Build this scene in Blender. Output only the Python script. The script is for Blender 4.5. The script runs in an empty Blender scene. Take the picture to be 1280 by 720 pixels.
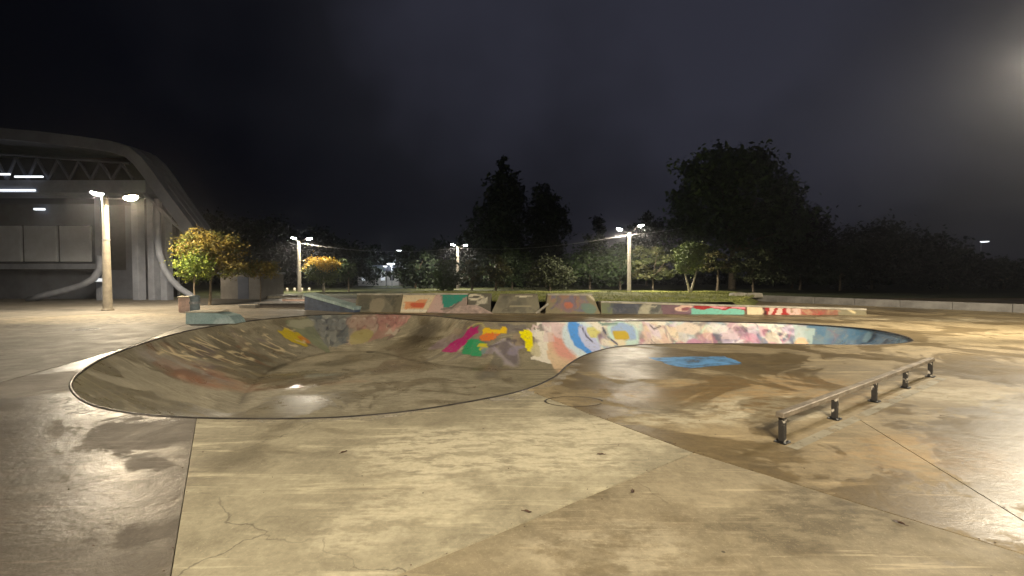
import bpy, math, random
import numpy as np
from mathutils import Vector, Matrix
from mathutils.geometry import delaunay_2d_cdt

random.seed(7)
rng = np.random.default_rng(7)
SC = bpy.context.scene
COL = SC.collection
PI = math.pi

# ------------------------------------------------------------------ camera
CAM_H, F, HOR = 2.0, 560.0, 345.0          # eye height in m, focal length and horizon measured on the 1280x720 photo
cd = bpy.data.cameras.new("camera")
cam = bpy.data.objects.new("camera", cd)
COL.objects.link(cam)
cam.location = (0, 0, CAM_H)
cam.rotation_euler = (math.radians(90) - math.atan((360 - HOR) / F), 0, 0)
cd.sensor_width = 36.0
cd.lens = 36.0 * F / 1280.0
cd.clip_start = 0.05
cd.clip_end = 2000
SC.camera = cam

def at(px, py, z=0.0):
    """point of the horizontal plane z that the survey pixel px,py looks at"""
    Y = (CAM_H - z) * F / (py - HOR)
    return Vector(((px - 640) / F * Y, Y, z))

def up(px, py, Y):
    """x and z of a survey pixel at the known distance Y"""
    return ((px - 640) / F * Y, CAM_H + (HOR - py) / F * Y)

# ------------------------------------------------------------------ view and sky
SC.view_settings.view_transform = 'Standard'
SC.view_settings.look = 'None'
SC.view_settings.exposure = 0.55
SC.view_settings.gamma = 1.0
SC.cycles.max_bounces = 5
SC.cycles.diffuse_bounces = 3
SC.cycles.glossy_bounces = 2
SC.cycles.sample_clamp_indirect = 4.0
SC.cycles.use_denoising = True

W = bpy.data.worlds.new("World")
SC.world = W
W.use_nodes = True
nt = W.node_tree
nt.nodes.clear()
wo = nt.nodes.new('ShaderNodeOutputWorld')
bg = nt.nodes.new('ShaderNodeBackground')
tc = nt.nodes.new('ShaderNodeTexCoord')
nrm = nt.nodes.new('ShaderNodeVectorMath'); nrm.operation = 'NORMALIZE'
dot = nt.nodes.new('ShaderNodeVectorMath'); dot.operation = 'DOT_PRODUCT'
gl = Vector((0.52, 1.0, 0.36)).normalized()      # town glow on the low cloud, to the right
dot.inputs[1].default_value = gl
nz = nt.nodes.new('ShaderNodeTexNoise')
nz.inputs['Scale'].default_value = 1.9
nz.inputs['Detail'].default_value = 4
nz.inputs['Roughness'].default_value = 0.45
ma = nt.nodes.new('ShaderNodeMath'); ma.operation = 'MULTIPLY_ADD'
ma.inputs[1].default_value = 0.62
rp = nt.nodes.new('ShaderNodeValToRGB')
cr = rp.color_ramp
cr.elements[0].position = 0.35; cr.elements[0].color = (0.0003, 0.0004, 0.0009, 1)
cr.elements[1].position = 1.30 / 1.3; cr.elements[1].color = (0.0185, 0.0190, 0.028, 1)
e = cr.elements.new(0.62); e.color = (0.0012, 0.0014, 0.0026, 1)
e = cr.elements.new(0.82); e.color = (0.0062, 0.0064, 0.0088, 1)
nt.links.new(tc.outputs['Generated'], nrm.inputs[0])
nt.links.new(nrm.outputs[0], dot.inputs[0])
nt.links.new(nrm.outputs[0], nz.inputs['Vector'])
nt.links.new(nz.outputs['Fac'], ma.inputs[0])
mb = nt.nodes.new('ShaderNodeMath'); mb.operation = 'MULTIPLY'
mb.inputs[1].default_value = 0.63
nt.links.new(dot.outputs['Value'], mb.inputs[0])
nt.links.new(mb.outputs[0], ma.inputs[2])
nt.links.new(ma.outputs[0], rp.inputs['Fac'])
nt.links.new(rp.outputs['Color'], bg.inputs['Color'])
bg.inputs['Strength'].default_value = 1.0
nt.links.new(bg.outputs[0], wo.inputs['Surface'])

# ------------------------------------------------------------------ node helpers / materials
class Mat:
    def __init__(s, name):
        s.m = bpy.data.materials.new(name)
        s.m.use_nodes = True
        s.t = s.m.node_tree
        s.b = s.t.nodes['Principled BSDF']
        s.pos = None
    def node(s, typ, **kw):
        n = s.t.nodes.new(typ)
        for k, v in kw.items():
            setattr(n, k, v)
        return n
    def link(s, a, b): s.t.links.new(a, b)
    def P(s):
        if s.pos is None:
            s.pos = s.node('ShaderNodeTexCoord').outputs['Object']
        return s.pos
    def mapped(s, scale=(1, 1, 1), rot=(0, 0, 0), loc=(0, 0, 0)):
        n = s.node('ShaderNodeMapping')
        n.inputs['Scale'].default_value = scale
        n.inputs['Rotation'].default_value = rot
        n.inputs['Location'].default_value = loc
        s.link(s.P(), n.inputs['Vector'])
        return n.outputs[0]
    def noise(s, scale, detail=5, rough=0.6, vec=None, dist=0.0):
        n = s.node('ShaderNodeTexNoise')
        n.inputs['Scale'].default_value = scale
        n.inputs['Detail'].default_value = detail
        n.inputs['Roughness'].default_value = rough
        n.inputs['Distortion'].default_value = dist
        s.link(vec if vec is not None else s.P(), n.inputs['Vector'])
        return n.outputs['Fac']
    def remap(s, v, a, b, c=0.0, d=1.0, smooth=True):
        n = s.node('ShaderNodeMapRange')
        if smooth: n.interpolation_type = 'SMOOTHSTEP'
        n.inputs['From Min'].default_value = a
        n.inputs['From Max'].default_value = b
        n.inputs['To Min'].default_value = c
        n.inputs['To Max'].default_value = d
        s.link(v, n.inputs['Value'])
        return n.outputs['Result']
    def math(s, op, a, b=None):
        n = s.node('ShaderNodeMath', operation=op)
        for i, v in enumerate((a, b)):
            if v is None: continue
            if isinstance(v, (int, float)): n.inputs[i].default_value = v
            else: s.link(v, n.inputs[i])
        return n.outputs[0]
    def mix(s, fac, a, b, mode='MIX'):
        n = s.node('ShaderNodeMixRGB', blend_type=mode)
        for i, v in enumerate((fac, a, b)):
            if isinstance(v, (int, float)): n.inputs[i].default_value = v
            elif isinstance(v, tuple): n.inputs[i].default_value = v if len(v) == 4 else v + (1,)
            else: s.link(v, n.inputs[i])
        return n.outputs[0]
    def ellipse(s, cx, cy, rx, ry, rot=0.0, wob=0.5, wsc=0.8):
        """soft irregular mask round a point of the ground, for stains and for painted light and shade"""
        v = s.node('ShaderNodeVectorMath', operation='SUBTRACT')
        s.link(s.P(), v.inputs[0]); v.inputs[1].default_value = (cx, cy, 0)
        m = s.node('ShaderNodeMapping')
        m.vector_type = 'POINT'
        m.inputs['Rotation'].default_value = (0, 0, -rot)
        s.link(v.outputs[0], m.inputs['Vector'])
        m2 = s.node('ShaderNodeVectorMath', operation='MULTIPLY')
        s.link(m.outputs[0], m2.inputs[0]); m2.inputs[1].default_value = (1 / rx, 1 / ry, 0)
        ln = s.node('ShaderNodeVectorMath', operation='LENGTH')
        s.link(m2.outputs[0], ln.inputs[0])
        w = s.noise(wsc, 5, 0.65)
        w2 = s.math('MULTIPLY', s.math('SUBTRACT', w, 0.5), wob * 4)
        return s.remap(s.math('ADD', ln.outputs['Value'], w2), 0.55, 1.15, 1.0, 0.0)
    def color(s, v):
        if isinstance(v, tuple): s.b.inputs['Base Color'].default_value = v if len(v) == 4 else v + (1,)
        else: s.link(v, s.b.inputs['Base Color'])
    def rough(s, v):
        if isinstance(v, (int, float)): s.b.inputs['Roughness'].default_value = v
        else: s.link(v, s.b.inputs['Roughness'])
    def bump(s, h, strength=0.3, dist=0.02):
        n = s.node('ShaderNodeBump')
        n.inputs['Strength'].default_value = strength
        n.inputs['Distance'].default_value = dist
        s.link(h, n.inputs['Height'])
        s.link(n.outputs[0], s.b.inputs['Normal'])

def plain(name, col, rough=0.6, metal=0.0, var=0.25, scale=3.0):
    m = Mat(name)
    n = m.noise(scale, 6, 0.65)
    d = tuple(c * (1 - var) for c in col); l = tuple(min(1, c * (1 + var)) for c in col)
    m.color(m.mix(m.remap(n, 0.3, 0.7), d, l))
    m.rough(m.remap(m.noise(scale * 2.3, 3), 0.3, 0.7, max(0.05, rough - 0.12), min(1, rough + 0.12)))
    m.b.inputs['Metallic'].default_value = metal
    m.bump(m.noise(scale * 12, 4), 0.15, 0.01)
    return m.m

def emit(name, col, strength):
    m = bpy.data.materials.new(name); m.use_nodes = True
    t = m.node_tree; b = t.nodes['Principled BSDF']
    b.inputs['Base Color'].default_value = (0.6, 0.6, 0.6, 1)
    b.inputs['Emission Color'].default_value = col + (1,)
    b.inputs['Emission Strength'].default_value = strength
    return m

def concrete(name, dark, light, wet=0.5, wetdark=0.55, seed=0.0, patches=(), paint=False, streakrot=0.6, scrub=0.5, wetrough=0.46, spec=0.3, puddles=(), bumps=0.35):
    """trowelled, scuffed and partly damp concrete; world-sized noises"""
    m = Mat(name)
    off = m.mapped(loc=(seed, seed * 1.7, seed * 0.3))
    big = m.noise(0.30, 5, 0.6, off)
    mid = m.noise(1.3, 7, 0.68, off, 0.6)
    fine = m.noise(14, 5, 0.7, off)
    st = m.noise(1.0, 6, 0.7, m.mapped((0.55, 5.5, 1), (0, 0, streakrot), (seed, 2, 0)), 0.3)
    col = m.mix(m.remap(big, 0.34, 0.66), dark, light)
    col = m.mix(m.remap(mid, 0.35, 0.72, 0.0, 0.75), col, tuple(c * 0.68 for c in dark))
    # pale scuffs where wheels have polished the cement
    sc = m.math('MULTIPLY', m.remap(st, 0.5, 0.66), m.remap(m.noise(0.55, 4, 0.6, m.mapped(loc=(seed + 9, 4, 0))), 0.42, 0.62))
    col = m.mix(m.math('MULTIPLY', sc, scrub), col, tuple(min(0.75, c * 1.55) for c in light))
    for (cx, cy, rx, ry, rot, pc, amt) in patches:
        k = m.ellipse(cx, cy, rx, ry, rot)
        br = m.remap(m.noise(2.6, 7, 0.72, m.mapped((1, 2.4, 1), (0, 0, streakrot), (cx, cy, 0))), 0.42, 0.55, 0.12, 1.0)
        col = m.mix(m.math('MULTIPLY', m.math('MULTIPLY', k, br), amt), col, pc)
    # thin scratches from trucks and wheels, in three directions
    for q_, (ang, px_, amt_) in enumerate(((0.75, 1.6, 0.35), (-0.85, 1.55, 0.3), (1.45, 1.5, 0.3))):
        sn = m.noise(1.0, 3, 0.5, m.mapped((0.8, 17, 1), (0, 0, ang), (seed + q_ * 5, q_, 0)), 0.15)
        gate = m.remap(m.noise(0.8, 3, 0.5, m.mapped(loc=(seed + 31 + q_ * 7, 3, 0))), 0.48, 0.62)
        k_ = m.math('MULTIPLY', m.math('MULTIPLY', m.remap(sn, 0.60, 0.66), gate), amt_)
        col = m.mix(k_, col, tuple(min(0.8, c * 1.7) for c in light) if q_ != 1 else tuple(c * 0.45 for c in dark))
    ag = m.noise(55, 3, 0.8, off)
    col = m.mix(m.remap(ag, 0.55, 0.72, 0.0, 0.35), col, tuple(min(0.8, c * 1.6) for c in light))
    col = m.mix(m.remap(fine, 0.3, 0.75, 0.0, 0.5), col, m.mix(0.5, col, (0.02, 0.018, 0.014)))
    # hairline cracks
    v = m.node('ShaderNodeTexVoronoi', feature='DISTANCE_TO_EDGE')
    v.inputs['Scale'].default_value = 0.22
    wv = m.node('ShaderNodeVectorMath', operation='ADD')
    nn = m.node('ShaderNodeTexNoise'); nn.inputs['Scale'].default_value = 1.1; nn.inputs['Detail'].default_value = 6
    m.link(off, nn.inputs['Vector'])
    m.link(off, wv.inputs[0])
    sv = m.node('ShaderNodeVectorMath', operation='SCALE'); sv.inputs['Scale'].default_value = 1.4
    m.link(nn.outputs['Color'], sv.inputs[0]); m.link(sv.outputs[0], wv.inputs[1])
    m.link(wv.outputs[0], v.inputs['Vector'])
    cr_ = m.math('MULTIPLY', m.remap(v.outputs['Distance'], 0.0, 0.0035, 1, 0), m.remap(big, 0.45, 0.6, 0.0, 0.55))
    col = m.mix(cr_, col, (0.03, 0.026, 0.02))
    # small dark specks of grit, gum and leaf crumbs
    sp = m.node('ShaderNodeTexVoronoi'); sp.inputs['Scale'].default_value = 2.1
    m.link(off, sp.inputs['Vector'])
    col = m.mix(m.remap(sp.outputs['Distance'], 0.022, 0.034, 0.7, 0.0), col, (0.03, 0.025, 0.02))
    wm = m.remap(m.noise(0.40, 8, 0.66, m.mapped(loc=(seed + 3, 8, 1)), 0.6), 0.64 - 0.30 * wet, 0.70 - 0.30 * wet)
    col = m.mix(m.math('MULTIPLY', wm, 1 - wetdark), col, m.mix(1.0, col, (0.30, 0.25, 0.17), 'MULTIPLY'))
    if paint:
        a = m.node('ShaderNodeVertexColor'); a.layer_name = 'paint'
        wear = m.remap(m.noise(7, 6, 0.75), 0.28, 0.5, 0.45, 1.0)
        col = m.mix(m.math('MULTIPLY', a.outputs['Alpha'], wear), col, a.outputs['Color'])
    m.color(col)
    r = m.remap(wm, 0, 1, 0.66, wetrough)
    r = m.math('ADD', r, m.remap(mid, 0.3, 0.7, -0.06, 0.10))
    for (cx, cy, rx, ry, amt) in puddles:
        k = m.math('MULTIPLY', m.ellipse(cx, cy, rx, ry, 0.0, 0.35, 1.6), amt)
        inv = m.math('SUBTRACT', 1.0, k)
        r = m.math('MULTIPLY', r, inv)
    m.rough(r)
    m.b.inputs['Specular IOR Level'].default_value = spec
    h = m.math('ADD', m.math('MULTIPLY', fine, 0.35), m.math('MULTIPLY', mid, 1.2))
    if puddles:
        kk = None
        for (cx, cy, rx, ry, amt) in puddles:
            k = m.ellipse(cx, cy, rx, ry, 0.0, 0.35, 1.6)
            kk = k if kk is None else m.math('MAXIMUM', kk, k)
        h = m.math('MULTIPLY', h, m.math('SUBTRACT', 1.0, m.math('MULTIPLY', kk, 0.93)))
    m.bump(h, bumps, 0.02)
    return m.m

# ------------------------------------------------------------------ mesh helpers
def link_mesh(name, V, Fs, mat, parent=None, smooth=False):
    me = bpy.data.meshes.new(name)
    me.from_pydata([tuple(v) for v in V], [], Fs)
    me.materials.append(mat)
    if smooth:
        me.polygons.foreach_set('use_smooth', [True] * len(me.polygons))
    me.update()
    o = bpy.data.objects.new(name, me)
    COL.objects.link(o)
    if parent: o.parent = parent
    return o

class MB:
    def __init__(s): s.V = []; s.F = []
    def add(s, V, Fs):
        n = len(s.V); s.V += [tuple(v) for v in V]; s.F += [tuple(i + n for i in f) for f in Fs]; return s
    def box(s, x0, x1, y0, y1, z0, z1, M=None, bev=0.0):
        if bev > 0:
            b = bev
            def ring(z, i): return [(x0 + i, y0 + i + b, z), (x0 + i + b, y0 + i, z), (x1 - i - b, y0 + i, z), (x1 - i, y0 + i + b, z),
                                    (x1 - i, y1 - i - b, z), (x1 - i - b, y1 - i, z), (x0 + i + b, y1 - i, z), (x0 + i, y1 - i - b, z)]
            R = [ring(z0, b), ring(z0 + b, 0), ring(z1 - b, 0), ring(z1, b)]
            V = [p for r in R for p in r]
            Fs = [tuple(range(7, -1, -1)), tuple(range(24, 32))]
            for k in range(3):
                for j in range(8):
                    a = k * 8 + j; c = k * 8 + (j + 1) % 8
                    Fs.append((a, c, c + 8, a + 8))
        else:
            V = [(x0, y0, z0), (x1, y0, z0), (x1, y1, z0), (x0, y1, z0), (x0, y0, z1), (x1, y0, z1), (x1, y1, z1), (x0, y1, z1)]
            Fs = [(3, 2, 1, 0), (4, 5, 6, 7), (0, 1, 5, 4), (1, 2, 6, 5), (2, 3, 7, 6), (3, 0, 4, 7)]
        if M is not None: V = [M @ Vector(v) for v in V]
        return s.add(V, Fs)
    def tube(s, pts, rads, n=10, sx=1.0, cap=True):
        pts = [Vector(p) for p in pts]
        if isinstance(rads, (int, float)): rads = [rads] * len(pts)
        V = []; up_ = None
        for i, p in enumerate(pts):
            t = (pts[min(i + 1, len(pts) - 1)] - pts[max(i - 1, 0)]).normalized()
            if up_ is None:
                a = Vector((0, 0, 1)) if abs(t.z) < 0.9 else Vector((0, 1, 0))
                u = t.cross(a).normalized()
            else:
                u = (up_ - t * up_.dot(t)).normalized()
            up_ = u
            w = t.cross(u)
            for k in range(n):
                an = 2 * PI * k / n
                V.append(p + (u * math.cos(an) * sx + w * math.sin(an)) * rads[i])
        Fs = []
        for i in range(len(pts) - 1):
            for k in range(n):
                a = i * n + k; b = i * n + (k + 1) % n
                Fs.append((a, b, b + n, a + n))
        if cap:
            Fs.append(tuple(range(n - 1, -1, -1))); Fs.append(tuple(range((len(pts) - 1) * n, len(pts) * n)))
        return s.add(V, Fs)
    def lathe(s, prof, n=16, M=None):
        V = []
        for r, z in prof:
            for k in range(n):
                V.append((r * math.cos(2 * PI * k / n), r * math.sin(2 * PI * k / n), z))
        Fs = []
        for i in range(len(prof) - 1):
            for k in range(n):
                a = i * n + k; b = i * n + (k + 1) % n
                Fs.append((a, b, b + n, a + n))
        Fs.append(tuple(range(n - 1, -1, -1))); Fs.append(tuple(range((len(prof) - 1) * n, len(prof) * n)))
        if M is not None: V = [M @ Vector(v) for v in V]
        return s.add(V, Fs)
    def prism(s, poly, y0, y1):
        """closed outline in x,z swept from y0 to y1"""
        n = len(poly)
        V = [(x, y0, z) for x, z in poly] + [(x, y1, z) for x, z in poly]
        Fs = [tuple(range(n)), tuple(range(2 * n - 1, n - 1, -1))]
        for i in range(n):
            j = (i + 1) % n
            Fs.append((j, i, i + n, j + n))
        return s.add(V, Fs)
    def obj(s, name, mat, parent=None, smooth=False):
        o = link_mesh(name, s.V, s.F, mat, parent, smooth)
        return o

def tag(o, label, cat, group=None):
    o['label'] = label; o['category'] = cat
    if group: o['group'] = group
    return o
def thing(name, label, cat, loc=(0, 0, 0), rz=0.0, group=None):
    o = bpy.data.objects.new(name, None); COL.objects.link(o)
    o.location = loc; o.rotation_euler = (0, 0, rz); o.empty_display_size = 0.3
    return tag(o, label, cat, group)
def structure(o, label=None):
    o['kind'] = 'structure'
    if label: o['label'] = label
    return o
def dup(root, label=None, group=None):
    r = root.copy(); COL.objects.link(r)
    if label: r['label'] = label
    if group: r['group'] = group
    for ch in list(root.children):
        c = ch.copy(); COL.objects.link(c); c.parent = r
        for g in list(ch.children):
            d = g.copy(); COL.objects.link(d); d.parent = c
    return r

# ------------------------------------------------------------------ lamps of the place
M_pole = plain('cast_concrete_pole', (0.15, 0.135, 0.11), 0.75, 0, 0.25, 4)
M_steel = plain('galvanised_steel', (0.30, 0.31, 0.32), 0.45, 0.7, 0.2, 6)
M_dark = plain('dark_steel', (0.035, 0.033, 0.032), 0.4, 0.6, 0.4, 9)
M_arm = plain('weathered_arm_steel', (0.12, 0.12, 0.12), 0.6, 0.4, 0.2, 6)
M_lens_cool = emit('lit_lens_cool', (1.0, 0.97, 0.88), 70)
M_lens_warm = emit('lit_lens_warm', (1.0, 0.76, 0.46), 110)
COOL = (1.0, 0.88, 0.68)
WARM = (1.0, 0.80, 0.52)

def light_pole(pos, label, heads, h=6.6, power=1500, group='concrete light poles round the skatepark'):
    """heads: (dx, dy, dz above pole top, warm?, power factor)"""
    t = thing('light_pole', label, 'light pole', pos, 0, group)
    m = MB(); m.lathe([(0.20, -0.6), (0.235, 0.0), (0.225, 0.02), (0.14, h - 0.05), (0.12, h)], 16)
    m.obj('post', M_pole, t, True)
    m = MB(); m.lathe([(0.30, -0.02), (0.30, 0.06), (0.25, 0.12)], 16); m.obj('footing', M_pole, t)
    for zc in (h * 0.62, h - 0.55, h - 0.12):
        m = MB(); r = 0.235 - 0.095 * zc / h + 0.012
        m.lathe([(r, zc - 0.035), (r + 0.008, zc - 0.03), (r + 0.008, zc + 0.03), (r, zc + 0.035)], 16); m.obj('band', M_steel, t)
    for dx, dy, dz, warm, pf in heads:
        m = MB()
        a = Vector((0.05 * (1 if dx > 0 else -1), 0, h - 0.12)); b = Vector((dx * 0.8, dy * 0.8, h + dz - 0.06)); c = Vector((dx, dy, h + dz))
        m.tube([a, a.lerp(b, 0.5) + Vector((dx * 0.06, 0, -0.06)), b, c], [0.045, 0.042, 0.038, 0.036], 8)
        arm = m.obj('arm', M_arm, t, True)
        yaw = math.atan2(dy, dx)
        Mx = Matrix.Translation(c) @ Matrix.Scale(1.05 if warm else 0.9, 4) @ Matrix.Rotation(yaw, 4, 'Z') @ Matrix.Rotation(math.radians(-12), 4, 'Y')
        m = MB()
        m.lathe([(0.07, 0.14), (0.16, 0.12), (0.25, 0.05), (0.30, -0.01), (0.29, -0.03)], 16, Mx @ Matrix.Translation((0.12, 0, 0)) @ Matrix.Diagonal((1.25, 1, 1, 1)))
        hd = m.obj('lamp_head', M_steel, t, True)
        m = MB()
        m.lathe([(0.285, -0.031), (0.28, -0.10), (0.22, -0.17), (0.12, -0.215), (0.02, -0.225)], 16, Mx @ Matrix.Translation((0.12, 0, 0)) @ Matrix.Diagonal((1.2, 1, 1, 1)))
        m.obj('lens', M_lens_warm if warm else M_lens_cool, hd, True)
        ld = bpy.data.lights.new('lamp_light', 'SPOT')
        ld.spot_size = math.radians(172); ld.spot_blend = 0.25
        ld.energy = power * pf
        ld.color = WARM if warm else COOL
        ld.shadow_soft_size = 0.22
        lo = bpy.data.objects.new('lamp_light', ld); COL.objects.link(lo)
        lo.parent = t
        lo.location = Mx @ Vector((0.12, 0, -0.28))
    return t

POLES = [
    (Vector((-23.5, 26.0, 0)), 'tall light pole on the left plaza with one white and one warm lamp',
     [(-0.34, 0, 0.22, False, 0.8), (1.45, -0.1, -0.05, True, 1.25)], 3200),
    (Vector((-26.1, 55.0, -0.25)), 'twin headed light pole between the arena and the yellow topped tree',
     [(-0.5, 0, 0.35, False, 0.8), (1.15, 0, 0.25, False, 1.1)], 3000),
    (Vector((-8.1, 67.0, -0.1)), 'farthest twin headed light pole beside the domed bush',
     [(-0.6, 0, 0.2, False, 1.3), (1.05, 0, 0.15, False, 0.7)], 3000),
    (Vector((12.7, 48.6, 0.15)), 'twin headed light pole on the grass behind the graffiti wall',
     [(-0.95, 0, 0.35, False, 1.1), (1.1, 0, 0.75, False, 0.9)], 4200),
]
HEAD_TOP = []
for i, (p, lab, heads, pw) in enumerate(POLES):
    light_pole(p, lab, heads, power=pw)
# two more poles of the same row stand beside and behind the camera; their glare and light are in the photograph
light_pole(Vector((17.6, 13.4, 0)), 'light pole at the right edge of the skatepark beyond the grind rail', [(-0.95, 0, 0.3, False, 1.0), (0.95, 0, 0.3, False, 1.0)], h=8.6, power=4300)
light_pole(Vector((1.5, -6.5, 0)), 'light pole behind the near edge of the skatepark deck', [(-0.95, 0, 0.3, False, 1.0), (0.95, 0, 0.3, False, 1.0)], h=8.6, power=6700)
light_pole(Vector((-19.0, 3.5, 0)), 'light pole on the far left of the plaza beside the damp slab', [(-0.95, 0, 0.3, False, 0.7), (0.95, 0, 0.3, False, 0.9)], h=8.6, power=1500)

# ------------------------------------------------------------------ lip of the bowl
def catmull(P, n=8, closed=True):
    out = []
    N = len(P)
    for i in range(N if closed else N - 1):
        p0, p1, p2, p3 = (P[(i - 1) % N], P[i], P[(i + 1) % N], P[(i + 2) % N]) if closed else (P[max(i - 1, 0)], P[i], P[i + 1], P[min(i + 2, N - 1)])
        for k in range(n):
            t = k / n
            out.append(0.5 * ((2 * p1) + (p2 - p0) * t + (2 * p0 - 5 * p1 + 4 * p2 - p3) * t * t + (3 * p1 - p0 - 3 * p2 + p3) * t ** 3))
    return out
lip_px = [(88, 493), (106, 506), (140, 515), (190, 521), (270, 525), (400, 524.5), (500, 517), (590, 503), (655, 489), (694, 472), (712, 456),
          (736, 443), (775, 433.5), (830, 430.5), (900, 430), (980, 430.5), (1050, 431.5), (1108, 431), (1143, 426.5),
          (1122, 417.5), (1075, 410), (1000, 405), (920, 402.5), (840, 401), (760, 401), (680, 402), (620, 401.5), (580, 399), (545, 395), (500, 392.6), (440, 392.6),
          (390, 394), (340, 398), (290, 404), (235, 413), (180, 428), (130, 446), (97, 465), (84, 480)]
ctrl = [at(*p) for p in lip_px]
dense = catmull(ctrl, 24)
# even arc-length samples
DX = np.array([(p.x, p.y) for p in dense])
seg = np.linalg.norm(np.roll(DX, -1, 0) - DX, axis=1)
cum = np.concatenate([[0], np.cumsum(seg)])
TOT = cum[-1]
NL = int(TOT / 0.062)
us = np.arange(NL) * TOT / NL
ext = np.vstack([DX, DX[:1]])
LIP = np.stack([np.interp(us, cum, ext[:, 0]), np.interp(us, cum, ext[:, 1])], 1)
for _ in range(6):
    LIP = 0.5 * LIP + 0.25 * (np.roll(LIP, 1, 0) + np.roll(LIP, -1, 0))
area2 = np.sum(LIP[:, 0] * np.roll(LIP[:, 1], -1) - np.roll(LIP[:, 0], -1) * LIP[:, 1])
tg = np.roll(LIP, -1, 0) - np.roll(LIP, 1, 0)
tg /= np.linalg.norm(tg, axis=1)[:, None]
NRM = np.stack([-tg[:, 1], tg[:, 0]], 1) * (1 if area2 > 0 else -1)     # inward

def inside(P, poly):
    x, y = P[:, 0], P[:, 1]
    c = np.zeros(len(P), bool)
    x0, y0 = poly[:, 0], poly[:, 1]
    x1, y1 = np.roll(x0, -1), np.roll(y0, -1)
    for a, b, c1, d in zip(x0, y0, x1, y1):
        if b == d: continue
        m = ((b > y) != (d > y)) & (x < (c1 - a) * (y - b) / (d - b) + a)
        c ^= m
    return c
def sdf(P):
    """distance to the lip and arc position of the nearest lip point"""
    D = np.empty(len(P)); U = np.empty(len(P), int)
    for s in range(0, len(P), 2000):
        q = P[s:s + 2000]
        d = (q[:, None, 0] - LIP[None, :, 0]) ** 2 + (q[:, None, 1] - LIP[None, :, 1]) ** 2
        k = d.argmin(1)
        v = q - LIP[k]
        # perpendicular distance near the nearest sample
        D[s:s + 2000] = np.where(np.sqrt(d.min(1)) < 0.25, np.abs((v * NRM[k]).sum(1)), np.sqrt(d.min(1)))
        U[s:s + 2000] = k
    return D, U
def smooth(x, a, b):
    t = np.clip((x - a) / (b - a), 0, 1)
    return t * t * (3 - 2 * t)
def bowl_depth(x): return 1.52 - 0.12 * smooth(x, 1.0, 6.0)
def bowl_z(P, d):
    D = bowl_depth(P[:, 0]); R = D * 0 + 3.45
    a = np.sqrt(R * R - (R - D) ** 2)
    t = np.clip(a - d, 0, None)
    z = -D + R - np.sqrt(np.maximum(R * R - t * t, 0))
    k = 0.62 * smooth(-P[:, 0], 5.0, 8.0)                 # the left side is a straighter bank with a crease at its foot
    zl = -D * np.clip(d / a, 0, 1)
    return z * (1 - k) + zl * k, a

pts = [LIP.copy()]
nl = len(LIP)
Dl = bowl_depth(LIP[:, 0])
arc = 0.0
rows = []
for j in range(1, 46):
    R = Dl * 0 + 3.45; a = np.sqrt(R * R - (R - Dl) ** 2)
    th0 = np.arcsin(a / R)
    th = th0 * (1 - j / 45.0)
    d = a - R * np.sin(th)
    step = np.ones(nl, bool)
    q = LIP + NRM * d[:, None]
    nearside = (NRM[:, 1] > 0.45)
    keep = np.ones(nl, bool)
    keep[nearside] = ((np.arange(nl)[nearside] % 5) == 0) & (j % 4 == 0)
    rows.append((q[keep], d[keep]))
for q, d in rows:
    ok = inside(q, LIP)
    q, d = q[ok], d[ok]
    dd, _ = sdf(q)
    pts.append(q[dd > d - 0.02])
gx, gy = np.meshgrid(np.arange(-14, 15, 0.35), np.arange(4, 27, 0.35))
g = np.stack([gx.ravel(), gy.ravel()], 1) + rng.uniform(-0.03, 0.03, (gx.size, 2))
g = g[inside(g, LIP)]
gd, _ = sdf(g)
_, ga = bowl_z(g, gd)
pts.append(g[gd > ga + 0.12])
P2 = np.vstack(pts)
edges = [(i, (i + 1) % nl) for i in range(nl)]
r = delaunay_2d_cdt([Vector((float(a), float(b))) for a, b in P2], edges, [], 1, 1e-5)
BV = np.array([(v.x, v.y) for v in r[0]])
BF = r[2]
bd, bu = sdf(BV)
bz, ba = bowl_z(BV, bd)
# relax the crease where opposite transitions meet
nb = [[] for _ in BV]
for f in BF:
    for i in range(len(f)):
        a, b = f[i], f[(i + 1) % len(f)]
        nb[a].append(b); nb[b].append(a)
soft = (bd > 0.5)
idx = np.where(soft & (BV[:, 0] > 8.5))[0]
for _ in range(25):
    nz_ = bz.copy()
    for i in idx: nz_[i] = 0.4 * bz[i] + 0.6 * np.mean(bz[nb[i]])
    bz = nz_

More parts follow.
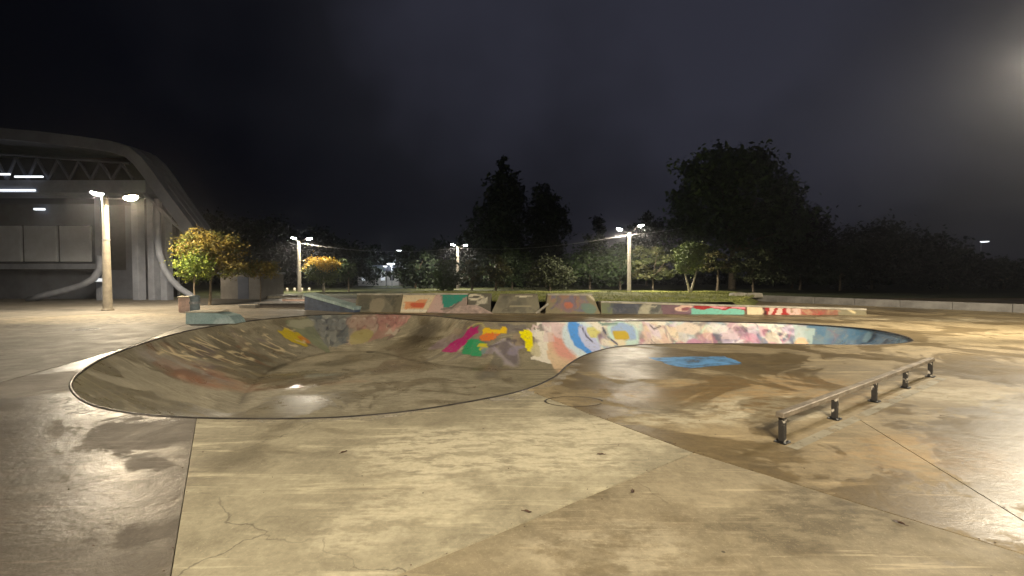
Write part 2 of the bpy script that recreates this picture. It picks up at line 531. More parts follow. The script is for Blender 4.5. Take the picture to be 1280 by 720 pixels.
# ------------------------------------------------------------------ paint: shapes sprayed on the surface, in metres along the wall and metres down
def lin(r, g, b):
    f = lambda c: (c / 255 / 12.92) if c <= 10 else ((c / 255 + 0.055) / 1.055) ** 2.4
    return (f(r), f(g), f(b))
class Canvas:
    def __init__(s, U, V):
        s.U = U; s.V = V
        s.C = np.zeros((len(U), 4))
        ph = rng.uniform(0, 6, 6)
        s.wu = 0.04 * np.sin(U * 7 + ph[0] + V * 5) + 0.03 * np.sin(U * 17 + ph[1])
        s.wv = 0.03 * np.sin(V * 11 + ph[2] + U * 6) + 0.02 * np.sin(V * 23 + ph[3])
    def put(s, k, col, al=1.0):
        k = np.clip(k, 0, 1) * al
        s.C[:, :3] = np.where(s.C[:, 3:4] > 0.01, s.C[:, :3] * (1 - k[:, None]) + np.array(col) * k[:, None], np.array(col))
        s.C[:, 3] = np.maximum(s.C[:, 3], k)
    def poly(s, pts_, col, al=1.0):
        k = inside(np.stack([s.U + s.wu, s.V + s.wv], 1), np.array(pts_, float))
        s.put(k.astype(float), col, al)
    def ell(s, u, v, ru, rv, col, al=1.0, rot=0.0, soft=0.15):
        x = s.U + s.wu - u; y = s.V + s.wv - v
        X = (x * math.cos(rot) + y * math.sin(rot)) / ru; Y = (-x * math.sin(rot) + y * math.cos(rot)) / rv
        s.put((1 + soft / 2 - np.sqrt(X * X + Y * Y)) / soft, col, al)
    def line(s, pts_, w, col, al=1.0):
        best = np.full(len(s.U), 9.0)
        P = np.stack([s.U, s.V], 1)
        for a, b in zip(pts_[:-1], pts_[1:]):
            a = np.array(a, float); b = np.array(b, float); ab = b - a
            t = np.clip(((P - a) @ ab) / max(1e-9, ab @ ab), 0, 1)
            best = np.minimum(best, np.linalg.norm(P - a - t[:, None] * ab, axis=1))
        s.put((w * 0.5 + 0.02 - best) / 0.04, col, al)

def scrawl(cv, u0, u1, v0, v1, pal, n, wmin=0.04, wmax=0.11, al=0.9, seed=1):
    """overlapping throw-ups, tags and drips within a rectangle of wall"""
    rr = random.Random(seed)
    for _ in range(n):
        u = rr.uniform(u0, u1); v = rr.uniform(v0, v1); c = rr.choice(pal)
        kind = rr.random()
        if kind < 0.32:
            cv.ell(u, v, rr.uniform(0.15, 0.5), rr.uniform(0.1, 0.32), c, al * rr.uniform(0.6, 1), rr.uniform(-1, 1), 0.25)
        elif kind < 0.55:
            w = rr.uniform(0.25, 0.7); h = rr.uniform(0.2, 0.5)
            cv.poly([(u, v), (u + w, v + rr.uniform(-.15, .15)), (u + w * rr.uniform(.6, 1.2), v + h), (u + rr.uniform(-.2, .2), v + h * rr.uniform(.7, 1.2))], c, al * rr.uniform(0.6, 1))
        else:
            p = [(u, v)]
            for k in range(rr.randint(2, 5)):
                p.append((p[-1][0] + rr.uniform(-.3, .35), min(v1, max(v0, p[-1][1] + rr.uniform(-.35, .35)))))
            cv.line(p, rr.uniform(wmin, wmax), c, al)

def throwup(cv, u, v, w, h, n, fill, edge, hi, seed, al=0.9):
    rr = random.Random(seed)
    step = w / n
    for i in range(n):
        c = (u + step * (i + 0.5), v + h * (0.5 + rr.uniform(-.08, .08))); ro = rr.uniform(-.3, .3)
        cv.ell(c[0], c[1], step * 0.62, h * 0.56, edge, al, ro, 0.08)
    for i in range(n):
        c = (u + step * (i + 0.5), v + h * (0.5 + rr.uniform(-.05, .05))); ro = rr.uniform(-.3, .3)
        cv.ell(c[0], c[1], step * 0.50, h * 0.44, fill, al, ro, 0.08)
        k = rr.random()
        if k < 0.4: cv.ell(c[0], c[1], step * 0.13, h * 0.13, edge, al, 0, 0.2)
        elif k < 0.7: cv.line([(c[0] - step * .2, c[1] + h * .1), (c[0], c[1] - h * .15), (c[0] + step * .2, c[1] + h * .1)], 0.045, edge, al)
        else: cv.line([(c[0], c[1] - h * .25), (c[0] + rr.uniform(-.05, .05), c[1] + h * .3)], 0.045, edge, al)
        cv.line([(c[0] - step * .25, c[1] - h * .25), (c[0] - step * .05, c[1] - h * .33)], 0.035, hi, al)
        if rr.random() < .5:
            x_ = c[0] + rr.uniform(-.2, .2) * step
            cv.line([(x_, c[1] + h * .4), (x_, c[1] + h * rr.uniform(.6, .85))], 0.03, edge, al * .7)
UU = bu * TOT / NL
VV = -bz
def uat(px, far=True):
    """arc position of the far lip in the column px of the survey"""
    dirx = (px - 640) / F
    if px >= 1120: return float(np.argmax(LIP[:, 0] / LIP[:, 1])) * TOT / NL
    sel = (NRM[:, 1] < 0.35) & (LIP[:, 1] > (16.0 if px > 560 else 7.0)) if px < 1040 else (NRM[:, 1] < -0.05)
    idx_ = np.where(sel)[0]
    k = idx_[np.abs(LIP[idx_, 0] / LIP[idx_, 1] - dirx).argmin()]
    return k * TOT / NL
cv = Canvas(UU, VV)
sgn = -1.0        # far lip runs right to left
def U_(px): return uat(px)
far_rng = [(px, U_(px)) for px in (1140, 1000, 860, 700, 600, 500, 440, 390, 340, 290, 235, 180, 130)]
# --- pale mural ground on the right arm
u_r0, u_r1 = U_(1000), U_(672)
lo, hi = min(u_r0, u_r1), max(u_r0, u_r1)
cv.poly([(lo, -0.1), (hi, -0.1), (hi + 0.3, 1.4), (lo - 0.5, 1.4)], lin(238, 230, 214), 0.97)
cv.poly([(U_(1040), -0.1), (U_(1000), -0.1), (U_(1000), 1.5), (U_(1045), 1.5)], lin(150, 165, 160), 0.9)
past = [lin(*c) for c in ((232, 205, 208), (240, 222, 190), (226, 210, 230), (205, 222, 224), (236, 226, 210), (215, 190, 205), (205, 225, 205))]
mut = [lin(*c) for c in ((160, 150, 146), (140, 146, 164), (176, 156, 162), (120, 130, 150), (190, 176, 156))]
scrawl(cv, U_(905), U_(690), 0.0, 1.25, past, 60, seed=3)
scrawl(cv, U_(905), U_(690), 0.0, 1.25, mut[:2] + [lin(190, 160, 120), lin(120, 160, 170)], 16, 0.03, 0.06, seed=31)
scrawl(cv, U_(1040), U_(845), 0.0, 1.1, past[:3] + mut, 46, seed=4)
scrawl(cv, U_(905), U_(838), 0.0, 0.5, mut, 9, seed=8)
scrawl(cv, U_(1010), U_(930), 0.3, 1.1, [lin(60, 75, 105), lin(30, 34, 50), lin(90, 85, 110)], 12, seed=9)
for sd_, (a_, b_) in enumerate(((690, 760), (760, 830), (830, 900), (900, 970), (960, 1035))):
    scrawl(cv, U_(b_), U_(a_), 0.05, 1.0, [lin(80, 72, 84), lin(250, 246, 236), lin(190, 130, 160), lin(110, 150, 186), lin(250, 240, 220)], 20, 0.03, 0.05, 0.6, seed=60 + sd_)
WH = lin(248, 244, 236)
for (px_, v_, w_, h_, n_, f_, e_, sd_) in ((826, 0.22, 2.0, 0.75, 3, (240, 214, 188), (196, 150, 150), 1), (878, 0.05, 1.5, 0.6, 3, (176, 168, 158), (110, 100, 104), 2),
        (925, 0.30, 1.9, 0.62, 3, (206, 190, 214), (90, 84, 112), 4),
        (972, 0.45, 1.8, 0.45, 4, (128, 140, 168), (44, 50, 74), 6), (1000, 0.06, 1.2, 0.4, 2, (214, 196, 214), (120, 104, 140), 7)):
    throwup(cv, U_(px_) - w_ / 2, v_, w_, h_, n_, lin(*f_), lin(*e_), WH, sd_, 0.6)
scrawl(cv, U_(1010), U_(785), 0.1, 1.1, past + mut[:2], 46, 0.04, 0.09, 0.75, seed=71)
scrawl(cv, U_(1010), U_(785), 0.1, 1.1, [lin(84, 78, 96), WH, lin(206, 120, 150)], 26, 0.03, 0.045, 0.6, seed=72)
# --- blue grey end of the arm
cv.poly([(U_(1138), -0.1), (U_(1012), -0.1), (U_(1012), 1.6), (U_(1138), 1.6)], lin(78, 104, 128), 0.92)
scrawl(cv, U_(1125), U_(1015), 0.0, 1.1, [lin(*c) for c in ((70, 110, 140), (40, 62, 88), (120, 150, 165), (95, 120, 135), (110, 105, 120), (30, 45, 65))], 44, seed=5)
cv.poly([(U_(1020), 0.1), (U_(990), 0.05), (U_(992), 1.3), (U_(1018), 1.3)], lin(170, 190, 185), 0.8)
cv.ell(U_(1004), 0.85, 0.35, 0.35, lin(214, 170, 120), 0.8)
# --- pink bank on the left of the mural, with the blue crescent
cv.poly([(U_(700), 0.35), (U_(684), 0.35), (U_(680), 1.7), (U_(712), 1.7)], lin(226, 196, 160), 0.95)
cv.ell(U_(697), 0.9, 0.45, 0.5, lin(222, 150, 140), 0.85, 0.4, 0.4)
scrawl(cv, U_(705), U_(672), 0.0, 0.4, [lin(235, 228, 220), lin(70, 65, 70), lin(225, 200, 200)], 14, seed=12)
cv.ell(U_(722), 0.62, 0.80, 0.72, lin(214, 232, 240), 0.95)
cv.ell(U_(720), 0.60, 0.44, 0.62, lin(92, 158, 236), 1.0, 0.45, 0.08)
cv.ell(U_(730), 0.70, 0.30, 0.55, lin(200, 206, 240), 1.0, 0.4, 0.1)
cv.ell(U_(739), 0.45, 0.3, 0.22, lin(222, 214, 120), 0.9)
cv.line([(U_(727), 0.3), (U_(729), 0.6), (U_(733), 0.8)], 0.06, lin(60, 50, 90))
cv.line([(U_(752), 0.3), (U_(754), 0.5)], 0.10, lin(50, 60, 90))
cv.ell(U_(776), 0.5, 0.75, 0.5, lin(205, 232, 222), 0.95)
cv.ell(U_(778), 0.45, 0.55, 0.36, lin(160, 186, 226), 0.95)
cv.ell(U_(773), 0.60, 0.33, 0.24, lin(206, 176, 60), 1.0)
cv.ell(U_(765), 0.85, 0.4, 0.12, lin(236, 222, 190), 1.0)
cv.line([(U_(758), 0.75), (U_(764), 0.9)], 0.08, lin(60, 60, 110))
cv.line([(U_(748), 0.05), (U_(752), 0.15), (U_(770), 0.12)], 0.09, lin(120, 150, 140))
cv.line([(U_(812), 0.2), (U_(815), 0.35), (U_(824), 0.22)], 0.06, lin(70, 60, 60))
cv.ell(U_(862), 0.9, 0.35, 0.18, lin(196, 140, 170), 0.9)
cv.ell(U_(858), 0.32, 0.5, 0.25, lin(232, 214, 196), 0.9)
# --- bright pieces in the middle
scrawl(cv, U_(672), U_(575), 0.15, 1.3, [lin(*c) for c in ((120, 105, 100), (150, 130, 140), (110, 105, 95), (160, 140, 120), (96, 90, 100))], 30, al=0.7, seed=6)
def piece(px, v, shape, col, al=1.0):
    cv.poly([(U_(px + a), v + b) for a, b in shape], col, al)
piece(657, 0, [(-9, 0.38), (-3, 0.30), (5, 0.32), (9, 0.45), (8, 0.75), (5, 1.1), (2, 1.1), (-4, 0.75)], lin(246, 232, 10))
cv.line([(U_(590), 0.35), (U_(596), 0.15), (U_(604), 0.12), (U_(608), 0.25)], 0.07, lin(196, 186, 120))
piece(597, 0, [(-4, 0.3), (4, 0.24), (6, 0.5), (1, 0.9), (-2, 1.25), (-14, 1.28), (-13, 1.0), (-7, 0.7)], lin(186, 46, 118))
piece(620, 0, [(-14, 0.34), (-2, 0.30), (14, 0.26), (15, 0.45), (4, 0.56), (-10, 0.58)], lin(240, 196, 20))
piece(618, 0, [(-13, 0.56), (2, 0.50), (10, 0.52), (4, 0.76), (-8, 0.80)], lin(226, 122, 50))
piece(612, 0, [(-14, 0.8), (-4, 0.78), (10, 1.0), (6, 1.28), (-8, 1.3), (-13, 1.1)], lin(56, 158, 104))
piece(614, 0, [(-4, 0.9), (5, 0.88), (6, 1.1), (-2, 1.12)], lin(210, 200, 50))
scrawl(cv, U_(650), U_(628), 0.7, 1.2, [lin(170, 160, 170), lin(90, 80, 90), lin(150, 140, 160)], 10, seed=13)
cv.ell(U_(668), 1.05, 0.2, 0.22, lin(206, 196, 160), 0.9)
# --- greys, greens and pinks on the far left wall
cv.poly([(U_(512), -0.1), (U_(470), -0.1), (U_(474), 1.2), (U_(505), 1.0)], lin(170, 128, 118), 0.7)
cv.poly([(U_(474), -0.1), (U_(438), -0.1), (U_(442), 1.3), (U_(472), 1.3)], lin(176, 156, 138), 0.8)
scrawl(cv, U_(512), U_(440), 0.0, 0.75, [lin(*c) for c in ((196, 138, 130), (206, 160, 150), (150, 110, 104), (205, 190, 170), (120, 96, 90))], 26, seed=7)
cv.ell(U_(460), 1.0, 0.6, 0.3, lin(176, 164, 96), 0.8)
cv.poly([(U_(438), -0.1), (U_(384), -0.1), (U_(388), 1.45), (U_(440), 1.3)], lin(124, 128, 124), 0.8)
scrawl(cv, U_(440), U_(378), 0.0, 1.2, [lin(*c) for c in ((72, 80, 92), (150, 152, 148), (100, 110, 116), (60, 66, 78), (170, 170, 160))], 34, seed=14)
throwup(cv, U_(410) - 1.1, 0.12, 2.3, 0.62, 4, lin(150, 154, 154), lin(58, 64, 78), WH, 11, 0.5)
throwup(cv, U_(456) - 0.7, 0.10, 1.5, 0.55, 3, lin(200, 176, 160), lin(140, 100, 96), WH, 12, 0.45)
throwup(cv, U_(492) - 0.8, 0.08, 1.6, 0.5, 3, lin(204, 140, 136), lin(120, 70, 76), WH, 13, 0.45)
cv.poly([(U_(386), 0.1), (U_(350), 0.15), (U_(358), 1.6), (U_(385), 1.6)], lin(132, 140, 108), 0.75)
cv.ell(U_(370), 0.35, 0.8, 0.2, lin(180, 176, 150), 0.8)
piece(344, 0, [(-12, 0.55), (2, 0.45), (12, 0.75), (10, 1.05), (-2, 1.2), (-14, 0.95)], lin(206, 180, 40))
cv.ell(U_(352), 0.98, 0.3, 0.18, lin(214, 130, 50), 0.8)
# --- pale outline letters across the left bank, two rows, paint mostly worn away
tagc = lin(226, 206, 164)
def letter(u, v, strokes, w=0.10, k=1.0, al=0.85):
    for st_ in strokes:
        cv.line([(u + a * k, v + b * k) for a, b in st_], w, tagc, al)
uL = U_(178)
LET = {
    'K': [[(0, 0), (.1, 1)], [(.7, 0), (.1, .5), (.8, 1)]],
    'A': [[(0, 1), (.35, 0), (.75, 1)], [(.15, .6), (.65, .6)]],
    'N': [[(0, 1), (.05, 0), (.6, 1), (.65, 0)]],
    'I': [[(.2, 0), (.25, 1)]],
    'T': [[(0, 0), (.8, .05)], [(.4, 0), (.4, 1)]],
    'C': [[(.7, .1), (.2, 0), (0, .5), (.2, 1), (.75, .9)]],
    'U': [[(0, 0), (.05, .8), (.4, 1), (.75, .8), (.8, 0)]],
}
dirU = 1.0 if U_(178) < U_(290) else -1.0
def row(px0, word, v, k, step, kv):
    u = U_(px0)
    for ch in word:
        if ch != ' ':
            for st_ in LET[ch]:
                cv.line([(u + dirU * (a + 0.25 * b) * k, v + b * kv) for a, b in st_], 0.10, tagc, 1.0)
        u += dirU * step * k
scrawl(cv, U_(300), U_(170), 0.2, 1.4, [lin(150, 110, 80), lin(140, 120, 90), lin(120, 100, 110), lin(176, 160, 120)], 34, 0.05, 0.12, 0.5, seed=15)
cv.ell(U_(160), 1.0, 1.1, 0.45, lin(168, 100, 60), 0.6, 0.0, 0.6)
cv.ell(U_(148), 0.5, 0.7, 0.4, lin(150, 140, 140), 0.5, 0.0, 0.6)
scrawl(cv, U_(180), U_(120), 0.1, 1.2, [lin(170, 160, 150), lin(130, 115, 115), lin(190, 180, 165)], 14, 0.05, 0.1, 0.5, seed=16)
row(184, 'KANI', 0.28, 0.75, 1.5, 0.40)
row(212, 'TC U', 0.86, 0.7, 1.8, 0.34)
rs = random.Random(77)
for _ in range(26):
    u = U_(rs.uniform(172, 345)); v = rs.uniform(0.25, 1.2); du = rs.uniform(-.25, .5) * dirU; dv = rs.uniform(-.05, .28)
    cv.line([(u, v), (u + du * .5, v + dv), (u + du, v + dv * rs.uniform(.2, 1))], rs.uniform(0.04, 0.11), tagc, rs.uniform(0.5, 1.0))
# --- convex hip: bare dark sooty cement
cv.ell(U_(545), 0.75, 0.9, 0.6, lin(70, 62, 50), 0.8, 0.0, 0.8)
# --- dirt line where wall meets flat, and coping grime
grime = np.clip(1 - np.abs(bd - ba) / 0.10, 0, 1) * 0.55
cv.put(grime, lin(70, 60, 42), 1.0)
me_col = cv.C.astype(np.float32)

M_bowl = concrete('bowl_concrete', (0.31, 0.27, 0.18), (0.46, 0.40, 0.28), wet=0.5, wetdark=0.62, wetrough=0.3, spec=0.45, seed=4.0, puddles=[(at(380, 474, -1.52).x, at(380, 474, -1.52).y, 1.5, 1.6, 0.85)], paint=True, scrub=0.5,
                  patches=((-4.2, 14.5, 4.2, 3.0, 0.1, (0.52, 0.46, 0.33), 0.7),))  # pale patch paints the bowl floor as if more brightly lit
ob = link_mesh('bowl', np.column_stack([BV, bz]).tolist(), [tuple(f) for f in BF], M_bowl, None, True)
ca = ob.data.color_attributes.new('paint', 'FLOAT_COLOR', 'POINT')
ca.data.foreach_set('color', me_col.ravel())
if ob.data.polygons[0].normal.z < 0:
    ob.data.flip_normals()
structure(ob, 'kidney shaped concrete skate bowl covered in graffiti along its far wall')

# steel coping round the lip
cop = MB()
L3 = [(float(p[0] + n[0] * 0.01), float(p[1] + n[1] * 0.01), -0.012) for p, n in zip(LIP[::3], NRM[::3])]
L3.append(L3[0]); 
cop.tube(L3, 0.030, 6, cap=False)
M_coping = plain('worn_coping_steel', (0.05, 0.042, 0.035), 0.5, 0.3, 0.5, 2)
structure(cop.obj('coping', M_coping, ob, True))
del ob['kind']; ob['kind'] = 'structure'

# ------------------------------------------------------------------ deck slabs split by real joints
OUT = [(-70, -34), (70, -34), (70, 40), (-70, 40)]
def band(P, Q, w):
    P = Vector(P[:2]); Q = Vector(Q[:2]); d = (Q - P).normalized(); n = Vector((-d.y, d.x)) * w / 2
    return [P - n, Q - n, Q + n, P + n]
def ray(a, b, ext0, ext1):
    A = at(*a); B = at(*b); d = (B - A).normalized()
    return (A - d * ext0, B + d * ext1)
J = []
J.append((*ray((242, 526.5), (207, 720), 0.35, 32), 0.007))
J.append((*ray((870, 568), (505, 720), 0.02, 40), 0.018))
A870 = at(870, 568)
J.append((*ray((870, 568), (660, 489), 0, 0.15), 0.014))
J.append((*ray((870, 568), (1044, 622), 0.0, 70), 0.012))
J.append((*ray((1104, 542), (1280, 650), 0.5, 45), 0.012))
J.append((*ray((165, 432), (0, 478), 0.03, 60), 0.03))
J.append((*ray((165, 432), (232, 405), 0.04, 0.04), 0.03))
J.append((*ray((232, 405), (292, 397), 0.04, 0.04), 0.03))
J.append((*ray((292, 397), (356, 400), 0.04, 0.5), 0.03))
J.append((Vector((-9.2, 23.2, 0)), Vector((-9.2, 42, 0)), 0.03))
J.append((at(1140, 427), Vector((72, at(1146, 427).y + 3.0, 0)), 0.025))
J.append((Vector((-7.6, 24.25, 0)), Vector((14.6, 21.55, 0)), 0.34))
verts = [Vector(p) for p in OUT]; E = [(0, 1), (1, 2), (2, 3), (3, 0)]
ln_ = len(verts)
lipc = LIP[::2]
verts += [Vector((float(a), float(b))) for a, b in lipc]
E += [(ln_ + i, ln_ + (i + 1) % len(lipc)) for i in range(len(lipc))]
bands = []
for a, b, w in J:
    q = band(a, b, w); bands.append(np.array([(p.x, p.y) for p in q]))
    n0 = len(verts)
    # long bands get a slightly wandering line of vertices only at their ends
    verts += q
    E += [(n0, n0 + 1), (n0 + 1, n0 + 2), (n0 + 2, n0 + 3), (n0 + 3, n0)]
r = delaunay_2d_cdt(verts, E, [], 1, 1e-6)
cv_, ce_, cf_, _, oe_, _ = r
constr = set()
for e_, o_ in zip(ce_, oe_):
    if len(o_): constr.add((min(e_), max(e_)))
cen = np.array([(sum(cv_[i].x for i in f) / 3, sum(cv_[i].y for i in f) / 3) for f in cf_])
inb = np.zeros(len(cf_), bool)
for b in bands: inb |= inside(cen, b)
inl = inside(cen, lipc)
ino = inside(cen, np.array(OUT, float))
solid = ino & ~inl & ~inb
e2f = {}
for fi, f in enumerate(cf_):
    for i in range(3):
        e_ = (min(f[i], f[(i + 1) % 3]), max(f[i], f[(i + 1) % 3]))
        e2f.setdefault(e_, []).append(fi)
comp = [-1] * len(cf_); nc = 0
for s in range(len(cf_)):
    if not solid[s] or comp[s] >= 0: continue
    st_ = [s]; comp[s] = nc
    while st_:
        f = st_.pop()
        for i in range(3):
            e_ = (min(cf_[f][i], cf_[f][(i + 1) % 3]), max(cf_[f][i], cf_[f][(i + 1) % 3]))
            if e_ in constr: continue
            for g_ in e2f[e_]:
                if solid[g_] and comp[g_] < 0: comp[g_] = nc; st_.append(g_)
    nc += 1
deck = bpy.data.objects.new('deck', None); COL.objects.link(deck)
structure(deck, 'tan concrete skatepark deck of large slabs round the bowl')

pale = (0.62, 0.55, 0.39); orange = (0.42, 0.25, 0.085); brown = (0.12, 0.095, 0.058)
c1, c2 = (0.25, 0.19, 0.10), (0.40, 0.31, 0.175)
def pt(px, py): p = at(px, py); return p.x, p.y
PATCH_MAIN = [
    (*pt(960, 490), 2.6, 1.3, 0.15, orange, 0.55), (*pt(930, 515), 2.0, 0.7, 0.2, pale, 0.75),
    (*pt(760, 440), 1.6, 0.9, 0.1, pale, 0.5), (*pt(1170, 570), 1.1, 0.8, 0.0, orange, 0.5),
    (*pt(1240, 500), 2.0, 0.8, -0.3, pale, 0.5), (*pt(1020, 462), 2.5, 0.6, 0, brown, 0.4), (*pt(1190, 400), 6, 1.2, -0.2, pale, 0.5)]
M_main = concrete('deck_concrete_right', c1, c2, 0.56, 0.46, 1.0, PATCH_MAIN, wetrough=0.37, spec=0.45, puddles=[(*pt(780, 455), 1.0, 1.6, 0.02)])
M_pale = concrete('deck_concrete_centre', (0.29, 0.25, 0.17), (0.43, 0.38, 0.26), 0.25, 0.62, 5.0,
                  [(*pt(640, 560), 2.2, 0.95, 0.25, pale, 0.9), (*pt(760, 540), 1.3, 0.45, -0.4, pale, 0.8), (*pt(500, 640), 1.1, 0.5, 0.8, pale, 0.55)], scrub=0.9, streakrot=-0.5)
M_front = concrete('deck_concrete_front', (0.245, 0.20, 0.125), (0.365, 0.305, 0.20), 0.42, 0.62, 11.0, [(*pt(1020, 650), 1.1, 0.45, 0.3, brown, 0.75), (*pt(760, 690), 0.8, 0.35, 0.1, pale, 0.3)])  # brown patch is a painted soft shadow of the person filming
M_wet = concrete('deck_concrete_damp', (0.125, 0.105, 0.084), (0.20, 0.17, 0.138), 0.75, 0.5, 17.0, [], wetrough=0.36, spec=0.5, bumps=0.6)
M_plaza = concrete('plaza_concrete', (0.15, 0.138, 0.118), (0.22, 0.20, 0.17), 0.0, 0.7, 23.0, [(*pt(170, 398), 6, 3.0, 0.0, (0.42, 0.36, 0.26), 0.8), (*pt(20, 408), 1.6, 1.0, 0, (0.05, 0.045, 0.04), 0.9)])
def slab_mat(c):
    x, y = c
    tests = [(pt(500, 600), M_pale), (pt(60, 600), M_wet), (pt(800, 680), M_front), (pt(100, 410), M_plaza)]
    return None
probe = {'pale': pt(500, 600), 'wet': pt(100, 600), 'front': pt(800, 680), 'plaza': pt(60, 430)}
comp_mat = {}
def comp_at(p):
    p = np.array([p])
    for fi, f in enumerate(cf_):
        if comp[fi] < 0: continue
        tri = np.array([(cv_[i].x, cv_[i].y) for i in f])
        if inside(p, tri)[0]: return comp[fi]
    return -1
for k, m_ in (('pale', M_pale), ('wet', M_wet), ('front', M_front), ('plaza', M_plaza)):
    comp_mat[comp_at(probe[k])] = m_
for c in range(nc):
    fs = [cf_[i] for i in range(len(cf_)) if comp[i] == c]
    ids = sorted({i for f in fs for i in f}); mp = {v: k for k, v in enumerate(ids)}
    n = len(ids)
    V = [(cv_[i].x, cv_[i].y, 0.0) for i in ids] + [(cv_[i].x, cv_[i].y, -0.16) for i in ids]
    Fs = [tuple(mp[i] for i in f) for f in fs]
    cnt = {}
    for f in Fs:
        for i in range(3):
            a, b = f[i], f[(i + 1) % 3]
            cnt[(a, b)] = 1
    side = [(b, a, a + n, b + n) for (a, b) in cnt if (b, a) not in cnt]
    Fs = Fs + side
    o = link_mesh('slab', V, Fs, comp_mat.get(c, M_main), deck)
    if len(fs) < 3 and False: pass
# bedding seen at the bottom of the joints and of the drain channel
M_bed = plain('joint_dirt', (0.09, 0.075, 0.05), 0.9, 0, 0.4, 5)
fs = [cf_[i] for i in range(len(cf_)) if ino[i] and not inl[i]]
link_mesh('bedding', [(v.x, v.y, -0.06) for v in cv_], [tuple(f) for f in fs], M_bed, deck)
print('COMPS', {k: comp_at(p_) for k, p_ in probe.items()}, comp_at(pt(1000, 480)), comp_at(pt(900, 398)))
print('SLABS', nc, 'bowl verts', len(BV))

# ------------------------------------------------------------------ ground beyond
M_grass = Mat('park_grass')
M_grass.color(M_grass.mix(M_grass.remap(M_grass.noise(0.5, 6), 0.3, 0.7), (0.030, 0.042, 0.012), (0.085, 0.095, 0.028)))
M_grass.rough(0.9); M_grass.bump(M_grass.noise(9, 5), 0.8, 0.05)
def ghei(x, y):
    return 0.25 * (1 - min(1, abs(x - 10) / 40)) * max(0, min(1, (y - 36) / 8)) * (1 - 0.9 * max(0, min(1, (y - 55) / 25)))
V = []; Fs = []
ys = [-600, -200, -34, 40, 44, 48, 54, 60, 70, 85, 110, 160, 300, 800]
xs = [-800, -300, -120, -70, -50, -35, -20, -10, 0, 10, 20, 32, 45, 70, 120, 300, 800]
for y in ys:
    for x in xs: V.append((x, y, -0.03 + (ghei(x, y) if 40 <= y < 100 else 0)))
nx = len(xs)
for j in range(len(ys) - 1):
    for i in range(nx - 1):
        if ys[j] >= -34 and ys[j + 1] <= 40 and xs[i] >= -70 and xs[i + 1] <= 70: continue
        Fs.append((j * nx + i, j * nx + i + 1, (j + 1) * nx + i + 1, (j + 1) * nx + i))
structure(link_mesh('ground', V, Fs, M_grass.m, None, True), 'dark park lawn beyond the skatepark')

# raised lawn held by the graffiti walls
def wallA(x):                 # y of the wall foot
    return 24.6 - 0.070 * (x + 9)
def right_edge(y): return 12.2 + (y - 22.9) * 0.62
nxg, nyg = 40, 34
V = []; Fs = []
for j in range(nyg + 1):
    for i in range(nxg + 1):
        v = j / nyg
        yy = 24.0 + v * 30
        x0 = -9.4 - 4 * v; x1 = right_edge(min(yy, 40)) + max(0, yy - 40) * 0.4
        x = x0 + (x1 - x0) * i / nxg
        y = yy if j else wallA(x) + 0.75
        y = max(y, wallA(x) + 0.75)
        h = 0.60 - 0.35 * v + 0.05 * math.sin(x * 0.9) * math.sin(y * 0.5)
        h += 0.16 * math.exp(-((x - 10) / 5) ** 2) * math.exp(-((y - 40) / 6) ** 2)
        edge = min(i, nxg - i, (nyg - j) * 1.0)
        h = -0.2 + (h + 0.2) * min(1, edge / 2.0)
        V.append((x, y, h))
for j in range(nyg):
    for i in range(nxg):
        a = j * (nxg + 1) + i
        Fs.append((a, a + 1, a + nxg + 2, a + nxg + 1))
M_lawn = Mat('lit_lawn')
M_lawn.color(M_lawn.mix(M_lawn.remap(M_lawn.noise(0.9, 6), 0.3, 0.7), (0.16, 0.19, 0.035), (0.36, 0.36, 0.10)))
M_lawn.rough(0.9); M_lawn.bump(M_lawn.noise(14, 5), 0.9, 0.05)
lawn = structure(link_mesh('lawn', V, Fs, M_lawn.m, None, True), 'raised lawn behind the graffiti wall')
LV = np.array(V)
# grass blades on the part of the lawn one can see
GV = []; GF = []
rg = random.Random(5)
cnt = 0
while cnt < 15000:
    y = 24.8 + 24 * rg.random() ** 1.3; x = rg.uniform(-9, right_edge(min(y, 40)) - 0.6)
    if y < wallA(x) + 0.85: continue
    v = (y - 24) / 30
    z = 0.60 - 0.35 * v + 0.05 * math.sin(x * 0.9) * math.sin(y * 0.5) + 0.16 * math.exp(-((x - 10) / 5) ** 2) * math.exp(-((y - 40) / 6) ** 2)
    a = rg.uniform(0, PI); w = rg.uniform(0.015, 0.035); h = rg.uniform(0.05, 0.13)
    n = len(GV)
    lx, ly = rg.uniform(-.05, .05), rg.uniform(-.05, .05)
    GV += [(x - w * math.cos(a), y - w * math.sin(a), z - 0.03), (x + w * math.cos(a), y + w * math.sin(a), z - 0.03), (x + lx, y + ly, z + h)]
    GF.append((n, n + 1, n + 2)); cnt += 1
gr = link_mesh('grass', GV, GF, M_lawn.m); gr['kind'] = 'stuff'; tag(gr, 'short lamplit grass on the raised lawn behind the wall', 'grass')

